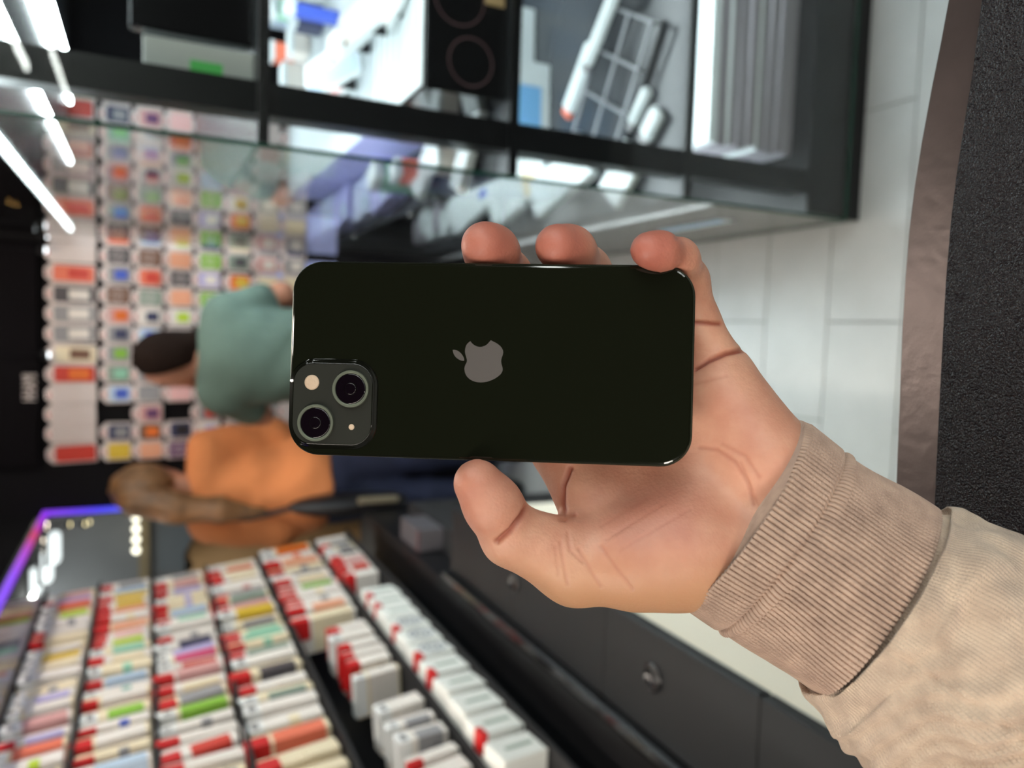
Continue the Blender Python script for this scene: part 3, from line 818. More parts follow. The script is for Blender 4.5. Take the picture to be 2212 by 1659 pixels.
for i, q in enumerate([(14, 438), (24, 442), (34, 446), (50, 456), (58, 461), (76, 466), (98, 474), (72, 496), (98, 512)]):
    warm = i < 7
    small_lamp(ony(q[0], q[1], 3.345), m_amber if warm else m_cool, f'tiny {"amber" if warm else "pale"} bulb of the string above the packages, {ORD[i]} from the top', .005)
# ================================================================== rack of small boxed accessories beside the counter
m_matte = mat('matte_black', (.012, .011, .012), .75)
RK = thing('display_rack', 'black stepped display rack holding long rows of small white packages', 'display rack', (0, 0, 0))
ROWS = [  # z of the tray, x of the outer edge, height, first y, last y
    (1.845, -.905, .148, 1.65, 2.84), (1.690, -.893, .143, 1.65, 2.84), (1.530, -.880, .148, 1.62, 2.84), (1.362, -.862, .156, 1.50, 2.82),
    (1.185, -.842, .165, 1.32, 2.84), (.985, -.812, .182, 1.20, 2.86), (.868, -.772, .105, 1.02, 2.80)]
for i, (z, xo, h, ya, yb_) in enumerate(ROWS):
    box('tray', (xo - .135, ya - .05, z - .006), (xo + .003, yb_ + .04, z), m_matte, RK)
    box('tray_lip', (xo + .003, ya - .05, z - .007), (xo + .006, yb_ + .04, z + .002), m_matte, RK)
for y in (1.10, 2.90):
    box('upright', (-1.06, y, 0), (-1.035, y + .03, 1.96), m_blk, RK)
box('back_panel', (-1.05, 1.05, 0), (-1.04, 2.9, 1.30), m_blk, RK)
box('plinth', (-1.03, .9, 0), (-.70, 2.88, .80), m_blk, RK)
box('low_step', (-.70, 2.05, 0), (-.62, 2.60, .70), m_matte, RK)
BXW = .100
ME_BX = {}
m_pline = mat('print_line', srgb(120, 116, 118), .5)
def bx(key, lo, hi, m, bev=.002):
    if key not in ME_BX:
        me = mesh_from(lambda bm: add_box(bm, lo, hi, bev)); me.materials.append(m); ME_BX[key] = me
    return ME_BX[key]
ROWCOL = ['white cream peach lime white white grey mint', 'rose lavender coral lime grey white cream white yellow cream white grey lavender white', 'grey pale blue yellow yellow peach cream peach pink lime mint cream mint pale blue teal white green blue white',
          'grey rose lavender lavender lavender pale blue mint white grey navy lavender magenta red rose cream grey green grey white red white', 'cream coral cream cream white rose grey sage rose yellow grey mint mint mint sage white dark grey white sage white',
          'orange coral peach grey grey cream green cream grey peach cream green rose dark grey green white grey white', 'white grey grey dark grey white rose red white white coral white']
def rack_box(x, y, z, h, w, t, c, base, label, lean, style, red):
    key = (round(h, 3), w, t)
    b_ = link('accessory_box', bx(('b', base) + key, (-w, -t / 2, 0), (0, t / 2, h), pal(base)), None)
    ty = -random.uniform(.05, .10)
    b_.location = (x, y, z + t / 2 * math.sin(lean) + w * math.sin(-ty) + .0012); b_.rotation_euler = (lean, ty, random.uniform(-.05, .05))
    tag(b_, label, 'accessory box', 'small boxed accessories in the stepped rack')
    z0, z1, u0 = ((.06, .70, .95), (.10, .62, .90), (.06, .70, .95), (.30, .44, .88))[style]
    link('colour_band', bx(('c', c, style) + key, (-w * u0, -t / 2 - .0012, h * z0), (.0012, t / 2 - (.004, .012, .004, .016)[style], h * z1), pal(c), .001), None, b_)
    if style == 1: link('print_line', bx(('l',) + key, (-w * .86, -t / 2 - .0018, h * .22), (-w * .16, -t / 2, h * .30), m_pline, .0004), None, b_)
    u = random.choice((0, 1))
    if red:
        link('red_tag', bx(('r', u) + key, (-w * (.55 + .3 * u), -t / 2 - .0030, h * .75), (.0024, t / 2 - (.010 if u else .018), h + .006), m_red, .001), None, b_)
    else:
        link('bar_label', bx(('w', u) + key, (-w * (.75 + .2 * u), -t / 2 - .0020, h * .76), (.0018, t / 2 - .008, h + .004), m_white, .001), None, b_)
        link('bar_code', bx(('bc', u) + key, (.001, -t / 2 + .004, h * .82), (.0023, t / 2 - .014, h * .92), m_pline, .0003), None, b_)
n_in = {}
for i, (z, xo, h, ya, yb_) in enumerate(ROWS):
    cols = parse(ROWCOL[i]); y = yb_; j = 0; run = 0
    while y > ya:
        if i == 6 and y < 2.30: break
        if i == 5 and (1.58 < y < 1.72 or 2.08 < y < 2.16): y -= .03; continue
        c = cols[j % len(cols)]
        base = 'white' if random.random() < .7 else 'cream'
        if i == 5 and y < 2.1: c = random.choice(('white', 'white', 'cream')) if y > 1.65 else random.choice(('grey', 'white'))
        t = random.choice((.030, .036, .044))
        hh = round(h * random.choice((.96, 1.0, 1.01)) - (.07 if i == 5 and y < 2.1 else 0), 3)
        lab = f'{c}-banded {base} package, {ORD[j]} from the far end, {["topmost", "second", "third", "fourth", "fifth", "sixth", "lowest"][i]} rack shelf'
        rack_box(xo - .004 + random.uniform(-.004, .002), y, z, hh, BXW, t, c, base, lab, random.uniform(.02, .14), random.choice((0, 1, 1, 2, 3)), random.random() < .62)
        j += 1
        y -= t + random.choice((.014, .024, .030, .038))
# the big white cable boxes at the near end of the lowest shelf
m_pr = mat('box_print_grey', srgb(130, 134, 146), .5)
def coil(parent, x, z, y):
    bm = bmesh.new()
    n = 24
    for r0, r1, sx in ((.0155, .0195, 1.0), (.007, .011, 1.0)):
        for q in range(n):
            a, b2 = 2 * math.pi * q / n, 2 * math.pi * (q + 1) / n
            bm.faces.new([bm.verts.new((.0009, y + r * math.cos(t_) * 1.35, z + r * math.sin(t_) * 1.7)) for r, t_ in ((r0, a), (r1, a), (r1, b2), (r0, b2))])
    bmesh.ops.remove_doubles(bm, verts=bm.verts, dist=1e-5)
    return bmobj('cable_print', bm, m_pr, parent)
for q, (y, style) in enumerate([(2.17, 0), (2.085, 0), (2.0, 0), (1.91, 1), (1.82, 1), (1.73, 1), (1.635, 0), (1.54, 0), (1.445, 0), (1.35, 0), (1.25, 0)]):
    hh, ww, tt = .098, .118, .074
    b_ = link('cable_box', bx(('big', style), (-ww, -tt / 2, 0), (0, tt / 2, hh), mat('box_white', srgb(234, 234, 228), .45), .003), None)
    b_.location = (-.775, y, .868 + tt / 2 * math.sin(.12) + .0008); b_.rotation_euler = (.12, 0, random.uniform(-.04, .04))
    tag(b_, f'white cable box with {"grey coil" if style else "thin green"} print, {ORD[10 - q]} from the near end, lowest shelf', 'cable box', 'white cable boxes on the lowest rack shelf')
    if q in (0, 1, 3, 5, 6, 9): link('red_tag', bx(('bigr', style), (-ww * .35, -tt / 2 - .001, hh * .86), (.0016, tt / 2 - .045, hh + .0012), m_red, .001), None, b_)
    if style: coil(b_, 0, hh * .45, 0)
    else: link('text_line', bx(('bigt',), (-.0008, -.006, hh * .15), (.0009, .004, hh * .75), mat('print_green_grey', srgb(150, 164, 150), .5), .0004), None, b_)
gb = tag(link('grey_box', bx(('gb',), (-.072, -.09, 0), (0, .09, .085), pal('dark grey')), None), 'dim grey box with red edges on the low step under the rack end', 'box')
gb.location = (-.625, 2.33, .7006)
link('red_edge', bx(('gbr',), (-.0725, -.0905, .081), (.0005, -.086, .0858), mat('dark_red', srgb(96, 20, 22), .5)), None, gb)
# ---- low black ledge in front of the rack
LG = thing('display_counter', 'long glossy black counter with cream lit front running under the package rack', 'counter', (0, 0, 0))
m_ledge = mat('ledge_black', srgb(26, 28, 30), .38, spec=.2, var=.12, vscale=4)
for j in range(4):
    box('top_slab', (-.612, .35 + .36 * j, .828), (-.449, .35 + .36 * j + .358, .850), m_ledge, LG, .002)
box('riser', (-.634, .35, .80), (-.614, 1.80, .868), m_gloss, LG, .003)
box('front_panel', (-.60, .35, .06), (-.452, 1.78, .826), mat('cream_laminate', srgb(252, 242, 222), .4), LG)
box('toe_kick', (-.62, .35, 0), (-.48, 1.77, .06), m_blk, LG)
for (cx, cy) in ((-.52, .93), (-.525, 1.42)):
    l_ = lathe('cable_grommet', [(.022, 0), (.022, .003), (.016, .004), (.014, .002), (.0005, .002)], 0, 0, m_gloss, LG, 24); l_.location = (cx, cy, .8502)

# ================================================================== glass cabinet
GX, GY, GX1, GY1, GZ = .287, 1.331, 1.32, 3.18, 2.05
cab = thing('glass_cabinet', 'tall glass display cabinet with black shelves and lit wares beside the aisle', 'cabinet', (0, 0, 0))
SH = [.165, .520, .930, 1.383, 1.80]           # tops of the shelves
m_shelf = mat('shelf_dark', srgb(58, 60, 64), .25, spec=.6)
m_side = mat('side_plinth', srgb(126, 124, 124), .22, .15, spec=.6)
m_led = mat('shelf_light', (1, 1, 1), emit=SHELF_L, ecol=(.86, .97, 1.0))
box('base', (GX + .006, GY + .006, .0), (GX1, GY1 - .02, .045), m_blk, cab)
box('bottom_deck', (GX + .012, GY + .012, .05), (GX1 - .01, GY1 - .01, .165), m_blk, cab)
box('side_plinth', (GX + .004, GY + .02, .06), (GX + .011, GY1, .42), m_side, cab)
def pane_box(name, lo, hi): return box(name, lo, hi, m_glass, cab)
g1 = pane_box('front_glass', (GX, GY, .05), (GX1, GY + .005, GZ))
g2 = pane_box('side_glass', (GX, GY + .006, .05), (GX + .005, GY1, GZ))
box('glass_edge', (GX - .0005, GY - .0005, .05), (GX + .0055, GY + .0055, GZ), m_gedge, cab)
box('glass_edge', (GX - .0005, GY + .006, .046), (GX + .0055, GY1, .0505), m_gedge, cab)
box('glass_edge', (GX + .006, GY - .0005, .046), (GX1, GY + .0055, .0505), m_gedge, cab)
for i, z in enumerate(SH[1:]):
    if i < 3: s = box('shelf', (GX + .012, GY + .014, z - .008), (GX1 - .02, GY1 - .02, z), m_shelf, cab)
    else: s = box('shelf', (GX + .012, GY + .014, z - .008), (GX1 - .02, GY1 - .02, z), m_shelf, cab)
    box('shelf_nosing', (GX + .008, GY + .006, z - .016), (GX1 - .02, GY + .014, z + .002), m_blk, s)
    box('light_strip', (GX + .10, GY + .05, z - .016), (GX1 - .08, GY + .066, z - .0085), m_led, s)
    if i == 3:
        for xs, y0s, y1s in ((.311, 1.40, 3.16), (.545, 1.45, 3.16), (.752, 1.6, 3.16), (.868, 1.8, 3.16)): box('light_strip', (xs - .009, y0s, z - .017), (xs + .009, y1s, z - .0085), m_led, s, .003)
        continue
    box('light_strip', (GX + .03, GY + .10, z - .016), (GX + .06, GY1 - .1, z - .0085), m_led, s)
    for yy in (1.92, 2.58): box('light_strip', (GX + .10, yy, z - .016), (GX1 - .08, yy + .025, z - .0085), m_led, s)  # rear strips added to brighten the cartons deep on the shelves
box('post', (GX + .055, GY + .016, .05), (GX + .108, GY + .066, GZ), m_blk, cab)
box('post', (GX + .03, GY1 - .08, .05), (GX + .08, GY1 - .03, GZ), m_blk, cab)
box('back_panel', (GX1 - .012, GY + .02, .05), (GX1, GY1, GZ), mat('cabinet_back', srgb(168, 176, 182), .5), cab)
box('top_board', (GX, GY, GZ), (GX1, GY1, GZ + .02), m_blk, cab)
for z in SH[1:4]:
    for y in (GY + .02, 1.95, 2.55):
        bm = bmesh.new(); bmesh.ops.create_uvsphere(bm, u_segments=10, v_segments=6, radius=.007)
        o = bmobj('connector', bm, m_chrome, cab, True); o.location = (GX + .008, y, z - .004)

def stock(name, label, cat, loc, rz, group='stock on the cabinet shelves'): return thing(name, label, cat, loc, rz, group)
m_bwhite = mat('stock_white', srgb(226, 234, 236), .4)
m_bgrey = mat('stock_grey', srgb(160, 156, 164), .5)
# pile of flat boxes on the bottom deck
rnd = random.Random(3)
zz = .166
for i in range(9):
    hgt = .0285
    w0 = rnd.uniform(-.006, .006)
    t = stock('flat_box', f'flat {"white" if i == 8 else "grey white"} box, {ORD[8 - i]} from the top of the pile on the cabinet floor', 'box', (.44 + w0, 1.395 + rnd.uniform(0, .006), zz), rnd.uniform(-.015, .015), 'pile of flat boxes on the cabinet floor')
    box('carton', (0, 0, 0), (.42, .27, hgt - .003), m_bgrey if i < 8 else m_bwhite, t, .002)
    box('lid', (-.001, -.001, hgt - .010), (.421, .271, hgt - .002), m_bwhite if i in (3, 6, 8) else m_bgrey, t, .002)
    zz += hgt
def phone_box(x, y, z, rz, tilt, size, m, label, extra=None, name='phone_box', cat='box', grp='white device boxes on the cabinet shelves'):
    """a lidded box lying on a shelf or leaning on its wedge"""
    w, d, h = size
    t = stock(name, label, cat, (x, y, z), rz, grp)
    parts = [box('carton', (-w / 2, -d / 2, 0), (w / 2, d / 2, h * .45), m, t, .0015), box('lid', (-w / 2 - .001, -d / 2 - .001, h * .47), (w / 2 + .001, d / 2 + .001, h), m, t, .002)]
    if extra:
        c, (u0, v0, u1, v1) = extra
        parts.append(box('label_patch', (-w / 2 + w * u0, -d / 2 + d * v0, h), (-w / 2 + w * u1, -d / 2 + d * v1, h + .0008), pal(c), t))
    if tilt:
        R = Matrix.Translation((0, -d / 2 * 0, d / 2 * math.sin(abs(tilt)) + .001)) @ Matrix.Rotation(tilt, 4, 'X')
        for p_ in parts: p_.data.transform(R)
        box('wedge', (-w * .3, d * .12, 0), (w * .3, d * .22, d / 2 * math.sin(abs(tilt)) * 1.2), m_blk, t)
    return t
def tablet(x, y, z, rz, tilt, size, label, screen='white', name='tablet'):
    w, d, h = size
    t = stock(name, label, 'tablet', (x, y, z), rz, 'devices propped up on the cabinet shelves')
    bm = bmesh.new(); loft(bm, [[(px_, py_, zz_) for px_, py_ in rrect(w, d, .012, 4)] for zz_ in (0, h)])
    a = bmobj('case_back', bm, m_bwhite if screen != 'black' else m_blk, t)
    bm = bmesh.new(); loft(bm, [[(px_, py_, zz_) for px_, py_ in rrect(w - .012, d - .014, .008, 4)] for zz_ in (h, h + .0008)])
    b2 = bmobj('screen', bm, pal(screen, .12), t)
    c = cyl('camera_lens', (-w * .34, d * .40, h), (-w * .34, d * .40, h + .002), .006, m_blk, t, n=12)
    R = Matrix.Translation((0, 0, d / 2 * math.sin(tilt) + .002)) @ Matrix.Rotation(tilt, 4, 'X')
    for p_ in (a, b2, c): p_.data.transform(R)
    box('stand', (-w * .2, d * .10, 0), (w * .2, d * .16, d / 2 * math.sin(tilt) * 1.05), m_blk, t)
    return t
# shelf 3 (z .52): white cards and boxes seen through both panes
phone_box(.425, 2.38, .521, .45, .25, (.13, .24, .03), m_bwhite, 'white device box with two dark blue spots, leaning on the third shelf', ('blue', (.3, .2, .5, .35)))
phone_box(.420, 2.06, .521, .45, .25, (.15, .25, .03), m_bwhite, 'white device box with a pale yellow sticker, leaning on the third shelf', ('cream', (.05, .1, .6, .36)))
phone_box(.40, 1.80, .521, .45, .25, (.11, .22, .03), m_bwhite, 'narrow white device box leaning beside the yellow-stickered box')
phone_box(.375, 1.55, .521, .9, .12, (.10, .13, .02), m_bwhite, 'small white angled card box near the cabinet corner, third shelf')
t = stock('router_box', 'upright white and sky blue box standing on the third cabinet shelf', 'box', (.62, 2.0, .521), .05)
box('carton', (-.13, -.04, 0), (.13, .04, .25), m_bwhite, t, .003); box('print_panel', (-.05, -.0415, .03), (.06, -.0395, .22), mat('sky_print', srgb(130, 190, 240), .4), t)
box('print_band', (-.12, -.0415, .015), (-.06, -.0395, .235), pal('pale blue'), t)
def rack_tray(x, y, z, rz, label):
    t = stock('price_tray', label, 'display tray', (x, y, z), rz)
    box('tray_base', (-.16, -.11, 0), (.16, .11, .012), m_shelf, t)
    for i in range(4): box('divider', (-.15 + .1 * i - .003, -.105, .0121), (-.15 + .1 * i + .003, .105, .03), mat('tray_rail', srgb(150, 152, 158), .3), t, .001)
    for yy in (-.105, 0, .105): box('rail', (-.155, yy - .004, .0305), (.155, yy + .004, .036), mat('tray_rail', srgb(150, 152, 158), .3), t, .001)
    return t
rack_tray(.60, 1.60, .521, -.5, 'dark compartment tray with grey rails on the third cabinet shelf')
def stick(x, y, z, rz, L, w, m, label, end=None):
    t = stock('power_adapter', label, 'accessory', (x, y, z), rz, 'white accessories on the third shelf')
    box('shell', (-L / 2, -w / 2, 0), (L / 2, w / 2, .022), m, t, .006, 2)
    box('cap', (L / 2 - .004, -w / 2 + .004, .004), (L / 2 + .014, w / 2 - .004, .018), pal(end) if end else m_bgrey, t, .002)
stick(.73, 1.62, .558, 2.4, .19, .035, m_bwhite, 'long white stick-like accessory across the dark tray', 'grey')
stick(.66, 1.78, .521, 2.45, .18, .05, m_bwhite, 'wide white accessory with a red stripe beyond the dark tray', 'coral')
stick(.52, 1.50, .521, 2.4, .09, .03, m_bwhite, 'short white accessory at the near end of the dark tray', 'grey')
stick(.47, 1.45, .521, 2.4, .07, .05, m_bwhite, 'stubby white accessory beside the cabinet post', 'grey')
# shelf 2 (z .93)
t = stock('speaker_box', 'black box with round ring prints on the second glass shelf', 'speaker box', (.435, 1.36, .931), 0)
box('carton', (0, 0, 0), (.80, .24, .165), m_gloss, t, .003)
for cx, cz, r in ((.06, .075, .045), (.17, .10, .05), (.30, .08, .05), (.43, .09, .05)):
    bm = bmesh.new()
    for q in range(24):
        a, b2 = 2 * math.pi * q / 24, 2 * math.pi * (q + 1) / 24
        bm.faces.new([bm.verts.new((cx + rr * math.cos(t_), -.0008, cz + rr * math.sin(t_))) for rr, t_ in ((r - .003, a), (r, a), (r, b2), (r - .003, b2))])
    bmesh.ops.remove_doubles(bm, verts=bm.verts, dist=1e-5)
    bmobj('ring_print', bm, mat('ring_print', srgb(92, 70, 74), .4), t)
box('gold_label', (.17, -.001, .01), (.34, .001, .05), mat('gold_label', srgb(176, 150, 110), .5), t)
rs = stock('riser_block', 'long white riser block behind the black ring-printed box, devices standing on it', 'riser', (.445, 1.61, .931), 0)
box('block', (0, 0, 0), (.80, 1.24, .160), mat('riser_white', srgb(186, 194, 198), .4), rs, .003); box('side_panel', (-.001, .003, .004), (0, 1.2, .156), mat('lavender_sheet', srgb(186, 186, 240), .4), rs)
sheet = stock('price_sheet', 'large pale price sheet on top of the black ring-printed box', 'price sheet', (.44, 1.365, 1.097), 0)
box('paper', (0, 0, 0), (.60, .33, .002), m_bwhite, sheet)
for i in range(7): box('text_line', (.03, .03 + .042 * i, .002), (.42 - .05 * (i % 3), .046 + .042 * i, .0026), mat('sheet_text', srgb(176, 186, 188), .6), sheet)
def on_riser(px, py, dz=0.0):
    p = onz(px, py, 1.10 + dz); return p[0], p[1]
for px, py, lab, scr, tl, sz in (
        (838, 42, 'white phone propped diamond-wise, nearer of two on the riser', 'white', .5, (.10, .16, .009)), (795, 82, 'white phone propped diamond-wise, farther of two on the riser', 'white', .5, (.10, .16, .009)),
        (765, 165, 'sky blue phone propped on the riser', 'pale blue', .7, (.09, .16, .009)), (742, 150, 'white phone beside the sky blue phone on the riser', 'white', .6, (.09, .15, .009)),
        (745, 200, 'white phone with a pink screen at the front of the riser', 'pink', .5, (.06, .12, .009)), (870, 20, 'small bright white phone nearest the black box on the riser', 'white', .2, (.04, .09, .009))):
    x, y = on_riser(px, py); tablet(x, y, 1.1 if y < 1.70 else 1.092, .5, tl, sz, lab, scr)
for px, py, sz, c, lab in ((600, 172, (.06, .05, .08), 'coral', 'coral red carton at the back of the riser'), (650, 180, (.10, .06, .07), 'white', 'white carton at the back of the riser'),
        (610, 40, (.12, .08, .14), 'white', 'tall white carton deep on the riser'), (650, 30, (.05, .05, .10), 'mint', 'mint carton deep on the riser'), (690, 45, (.07, .06, .09), 'navy', 'navy carton deep on the riser'),
        (725, 40, (.03, .03, .14), 'blue', 'slim bright blue carton upright on the riser'), (600, 90, (.10, .07, .09), 'pale blue', 'pale blue carton on the riser'), (660, 95, (.09, .07, .06), 'white', 'low white carton on the riser')):
    x, y = on_riser(px, py); y = min(y, 2.78)
    t = stock('carton_box', lab, 'box', (x, y, 1.0925), .1, 'cartons on the riser')
    box('carton', (-sz[0] / 2, -sz[1] / 2, 0), (sz[0] / 2, sz[1] / 2, sz[2] * .8), pal(c), t, .003); box('lid', (-sz[0] / 2 - .001, -sz[1] / 2 - .001, sz[2] * .8), (sz[0] / 2 + .001, sz[1] / 2 + .001, sz[2]), m_bwhite, t, .002)
phone_box(.37, 1.50, .931, 1.2, .10, (.06, .17, .02), m_bwhite, 'slim white card box slanting by the cabinet post, second shelf')
phone_box(.385, 1.74, .931, 1.0, .15, (.07, .16, .02), m_bwhite, 'long white card box behind the slim one, second shelf')
m_lav = mat('lavender_sheet', srgb(186, 186, 240), .4)
for i, (x, y, rz, sz) in enumerate(((.375, 2.06, .15, (.10, .17, .05)), (.375, 2.26, .1, (.11, .18, .05)), (.375, 2.48, .12, (.11, .20, .06)), (.375, 2.70, .05, (.11, .20, .06)), (.375, 2.94, .1, (.11, .18, .06)))):
    phone_box(x, y, .931, rz, 0, sz, m_lav if i % 2 == 0 else mat('pale_lilac', srgb(206, 214, 244), .4), f'lavender tinted flat box, {ORD[i]} from the aisle corner on the second shelf', ('pale blue', (.1, .1, .5, .4)), grp='lavender boxes on the second shelf')
# shelf 1 (z 1.383)
t = stock('monitor', 'black flat screen standing on the top visible cabinet shelf', 'monitor', (.465, 1.40, 1.384), 0)
box('panel', (0, 0, .0), (.50, .03, .19), m_gloss, t, .003); box('bezel_mark', (.30, -.001, .10), (.38, .001, .16), mat('monitor_mark', srgb(96, 84, 66), .5), t)
t = stock('brochure', 'pale grey brochure with a green patch lying beside the black screen', 'brochure', (.405, 1.40, 1.384), 0)
box('cover', (0, 0, 0), (.05, .24, .17), mat('brochure_grey', srgb(176, 180, 176), .5), t, .002)
box('green_patch', (-.0008, .04, .05), (.001, .12, .10), mat('brochure_green', srgb(80, 190, 90), .5), t)
box('green_patch', (.004, -.0008, .05), (.022, .001, .10), mat('brochure_green', srgb(80, 190, 90), .5), t)
for i in range(7):
    z = .521; y = 2.55 + .078 * i
    phone_box(.39 + .03 * (i % 2), y, z, .2, 0, (.09, .07, .04), m_bwhite if i % 3 else m_bgrey, f'small {"white" if i % 3 else "grey"} carton, {ORD[i]} of the row far back on the third shelf', grp='small cartons far back on the third shelf')
for i, (x, y, w, h, c) in enumerate(((.86, 2.1, .16, .24, 'white'), (1.08, 2.2, .16, .26, 'pale blue'), (.74, 2.45, .18, .28, 'white'), (.98, 2.5, .2, .28, 'cream'), (.56, 2.6, .14, .26, 'white'))):
    t = stock('upright_carton', f'tall {c} carton, {ORD[i]} of the tall ones deep on the third shelf', 'box', (x, y, .521), .06, 'tall cartons deep on the third shelf')
    box('carton', (-w / 2, -.03, 0), (w / 2, .03, h), m_bwhite if c == 'white' else pal(c), t, .003); box('print_panel', (-w * .3, -.0312, h * .2), (w * .25, -.029, h * .75), pal(('pale blue', 'white', 'lavender', 'mint', 'pale blue')[i]), t, .0004)
for i, (y, sz, c, rz) in enumerate(((1.88, (.05, .07, .12), 'mint', .4), (1.80, (.045, .05, .09), 'coral', .4), (2.62, (.06, .05, .05), 'white', .1))):
    t = stock('carton_box', f'{c} upright carton on the second shelf edge by the side pane', 'box', (.372, y if i < 2 else 1.625, .931), rz, 'cartons by the side pane')
    box('carton', (-sz[0] / 2, -sz[1] / 2, 0), (sz[0] / 2, sz[1] / 2, sz[2]), pal(c), t, .003); box('flap', (-sz[0] / 2 - .001, -sz[1] / 2 - .001, sz[2] * .8), (sz[0] / 2 + .001, sz[1] / 2 + .001, sz[2] + .001), m_bwhite, t, .002)
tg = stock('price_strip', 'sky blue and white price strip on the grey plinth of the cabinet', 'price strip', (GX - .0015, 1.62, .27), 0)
box('strip', (0, -.13, -.022), (.001, .13, .022), mat('strip_white', srgb(220, 232, 240), .4), tg); box('print_band', (-.0006, -.125, .002), (.0002, .125, .02), mat('sky_print', srgb(130, 190, 240), .4), tg)  # sky blue and white reflection painted on as a thin strip
pb = thing('poster_board', 'pale lavender blue board low on the far wall behind the bent man', 'poster', (.17, 3.375, 0))
box('board', (-.06, 0, .80), (.10, .012, 1.12), mat('poster_lilac', srgb(184, 194, 250), .5), pb); box('foot', (-.05, -.02, 0), (.09, .018, .80), m_blk, pb)

# ================================================================== the mall beyond the open side
for i, (x, z) in enumerate(((-1.65, 1.62), (-1.74, 1.62), (-1.83, 1.62), (-1.92, 1.62))):
    t = thing('globe_lamp', f'round cream lamp of the far shopfront, {ORD[i]} from the neon opening', 'lamp', (x, 7, z), group='row of round lamps on the far shopfront')
    bm = bmesh.new(); bmesh.ops.create_uvsphere(bm, u_segments=14, v_segments=8, radius=.03); bmobj('globe', bm, mat('globe_light', (1, 1, 1), emit=1.6, ecol=(1, .95, .72)), t, True)
    box('bracket', (-.01, .02, -.01), (.01, .10, .01), m_blk, t)
for i, q in enumerate([(100, 1133), (98, 1145), (92, 1168), (90, 1190), (150, 1133), (182, 1132), (192, 1128)]):
    p = ony(*q, 7.0)
    small_lamp(p, m_warm if i < 4 else mat('yellow_lamp', (1, 1, 1), emit=3, ecol=(1, .85, .45)), f'small warm downlight far out in the mall, {ORD[i]} from the neon corner', .02)
for i, (qa, qb) in enumerate((((118, 1150), (120, 1215)), ((102, 1190), (104, 1256)), ((78, 1226), (80, 1280)))):
    a = ony(*qa, 6.2 + .25 * i); b2 = ony(*qb, 6.2 + .25 * i)
    t = thing('panel_lamp', f'white ceiling light panel far out in the mall, {ORD[i]} from the neon post', 'ceiling light', ((a[0] + b2[0]) / 2, 6.2 + .25 * i, a[2]), group='white light panels in the mall')
    w = abs(a[0] - b2[0]) / 2
    box('diffuser', (-w, -.06, -.035), (w, .06, .035), mat('mall_light', (1, 1, 1), emit=.75, ecol=(.9, 1, 1)), t, .02); cyl('lamp_rod', (0, 0, .0595), (0, 0, CEIL - a[2]), .004, m_blk, t, n=6); box('housing', (-w - .01, -.07, .0351), (w + .01, .07, .06), m_blk, t)
sf = thing('shopfront', 'dark grey shopfront with lighter glass band far out in the mall', 'shopfront', (-1.9, 7.1, 0))
box('wall_panel', (-1.6, .06, 0), (1.1, .2, 2.36), m_mall, sf)
for i in range(4): box('window_pane', (-1.5 + .62 * i, .04, .55), (-.95 + .62 * i, .0601, 1.45), mat('shop_glass', srgb(120, 126, 132), .2), sf)
box('fascia', (-1.6, .0, 1.52), (1.1, .0602, 1.60), mat('fascia_beige', srgb(140, 124, 96), .5), sf)
kq = ony(455, 1212, 4.2)
ks = thing('kiosk', 'tan rounded kiosk out in the mall beyond the far end of the rack', 'kiosk', (kq[0] - .05, 4.35, 0))
bm = bmesh.new(); loft(bm, [[(x, y, z) for x, y in rrect(w, w, .1, 5)] for z, w in ((0, .42), (1.05, .42), (1.2, .38), (1.32, .26), (1.36, .1))]); bmobj('body', bm, mat('tan_fabric', srgb(176, 142, 98), .7), ks, True)
box('base', (-.23, -.23, 0), (.23, .23, .06), m_blk, ks)

# ================================================================== people
def body_mesh(name, fn, lo, hi, h, m, parent, it=2):
    v, f = surface_nets(fn, lo, hi, h); v = relax(v, f, it)
    return link(name, mesh_np(name, v, f), m, parent)
def cc(P, pts, k=.03):
    d = None
    for a, b2 in zip(pts[:-1], pts[1:]):
        c = sd_cone(P, a[:3], b2[:3], a[3], b2[3]); d = c if d is None else smin(d, c, k)
    return d
m_skinp = mat('skin_shop', srgb(170, 116, 90), .5, var=.08, vscale=12)
def fingers(P, d, wrist, tip, r=.009):
    """five separate fingers, unequal, slightly curled, off the end of a palm"""
    w = np.array(wrist, float); t = np.array(tip, float); ax = (t - w) / np.linalg.norm(t - w)
    s = np.cross(ax, (0, 0, 1)); s /= max(np.linalg.norm(s), 1e-6); u = np.cross(s, ax)
    d = smin(d, sd_cone(P, w, w + ax * .075, .026, .034), .015)
    for i, (o, L) in enumerate(((-.030, .062), (-.010, .075), (.010, .072), (.029, .056))):
        p0 = w + ax * .075 + s * o; p1 = p0 + ax * L * .55; p2 = p1 + ax * L * .35 + u * L * -.3
        d = smin(d, cc(P, [(*p0, r), (*p1, r * .95), (*p2, r * .8)], .004), .006)
    p0 = w + ax * .03 + s * -.03; p1 = p0 + ax * .035 + s * -.03
    return smin(d, cc(P, [(*p0, .012), (*p1, .010), (*(p1 + ax * .03), .009)], .004), .008)

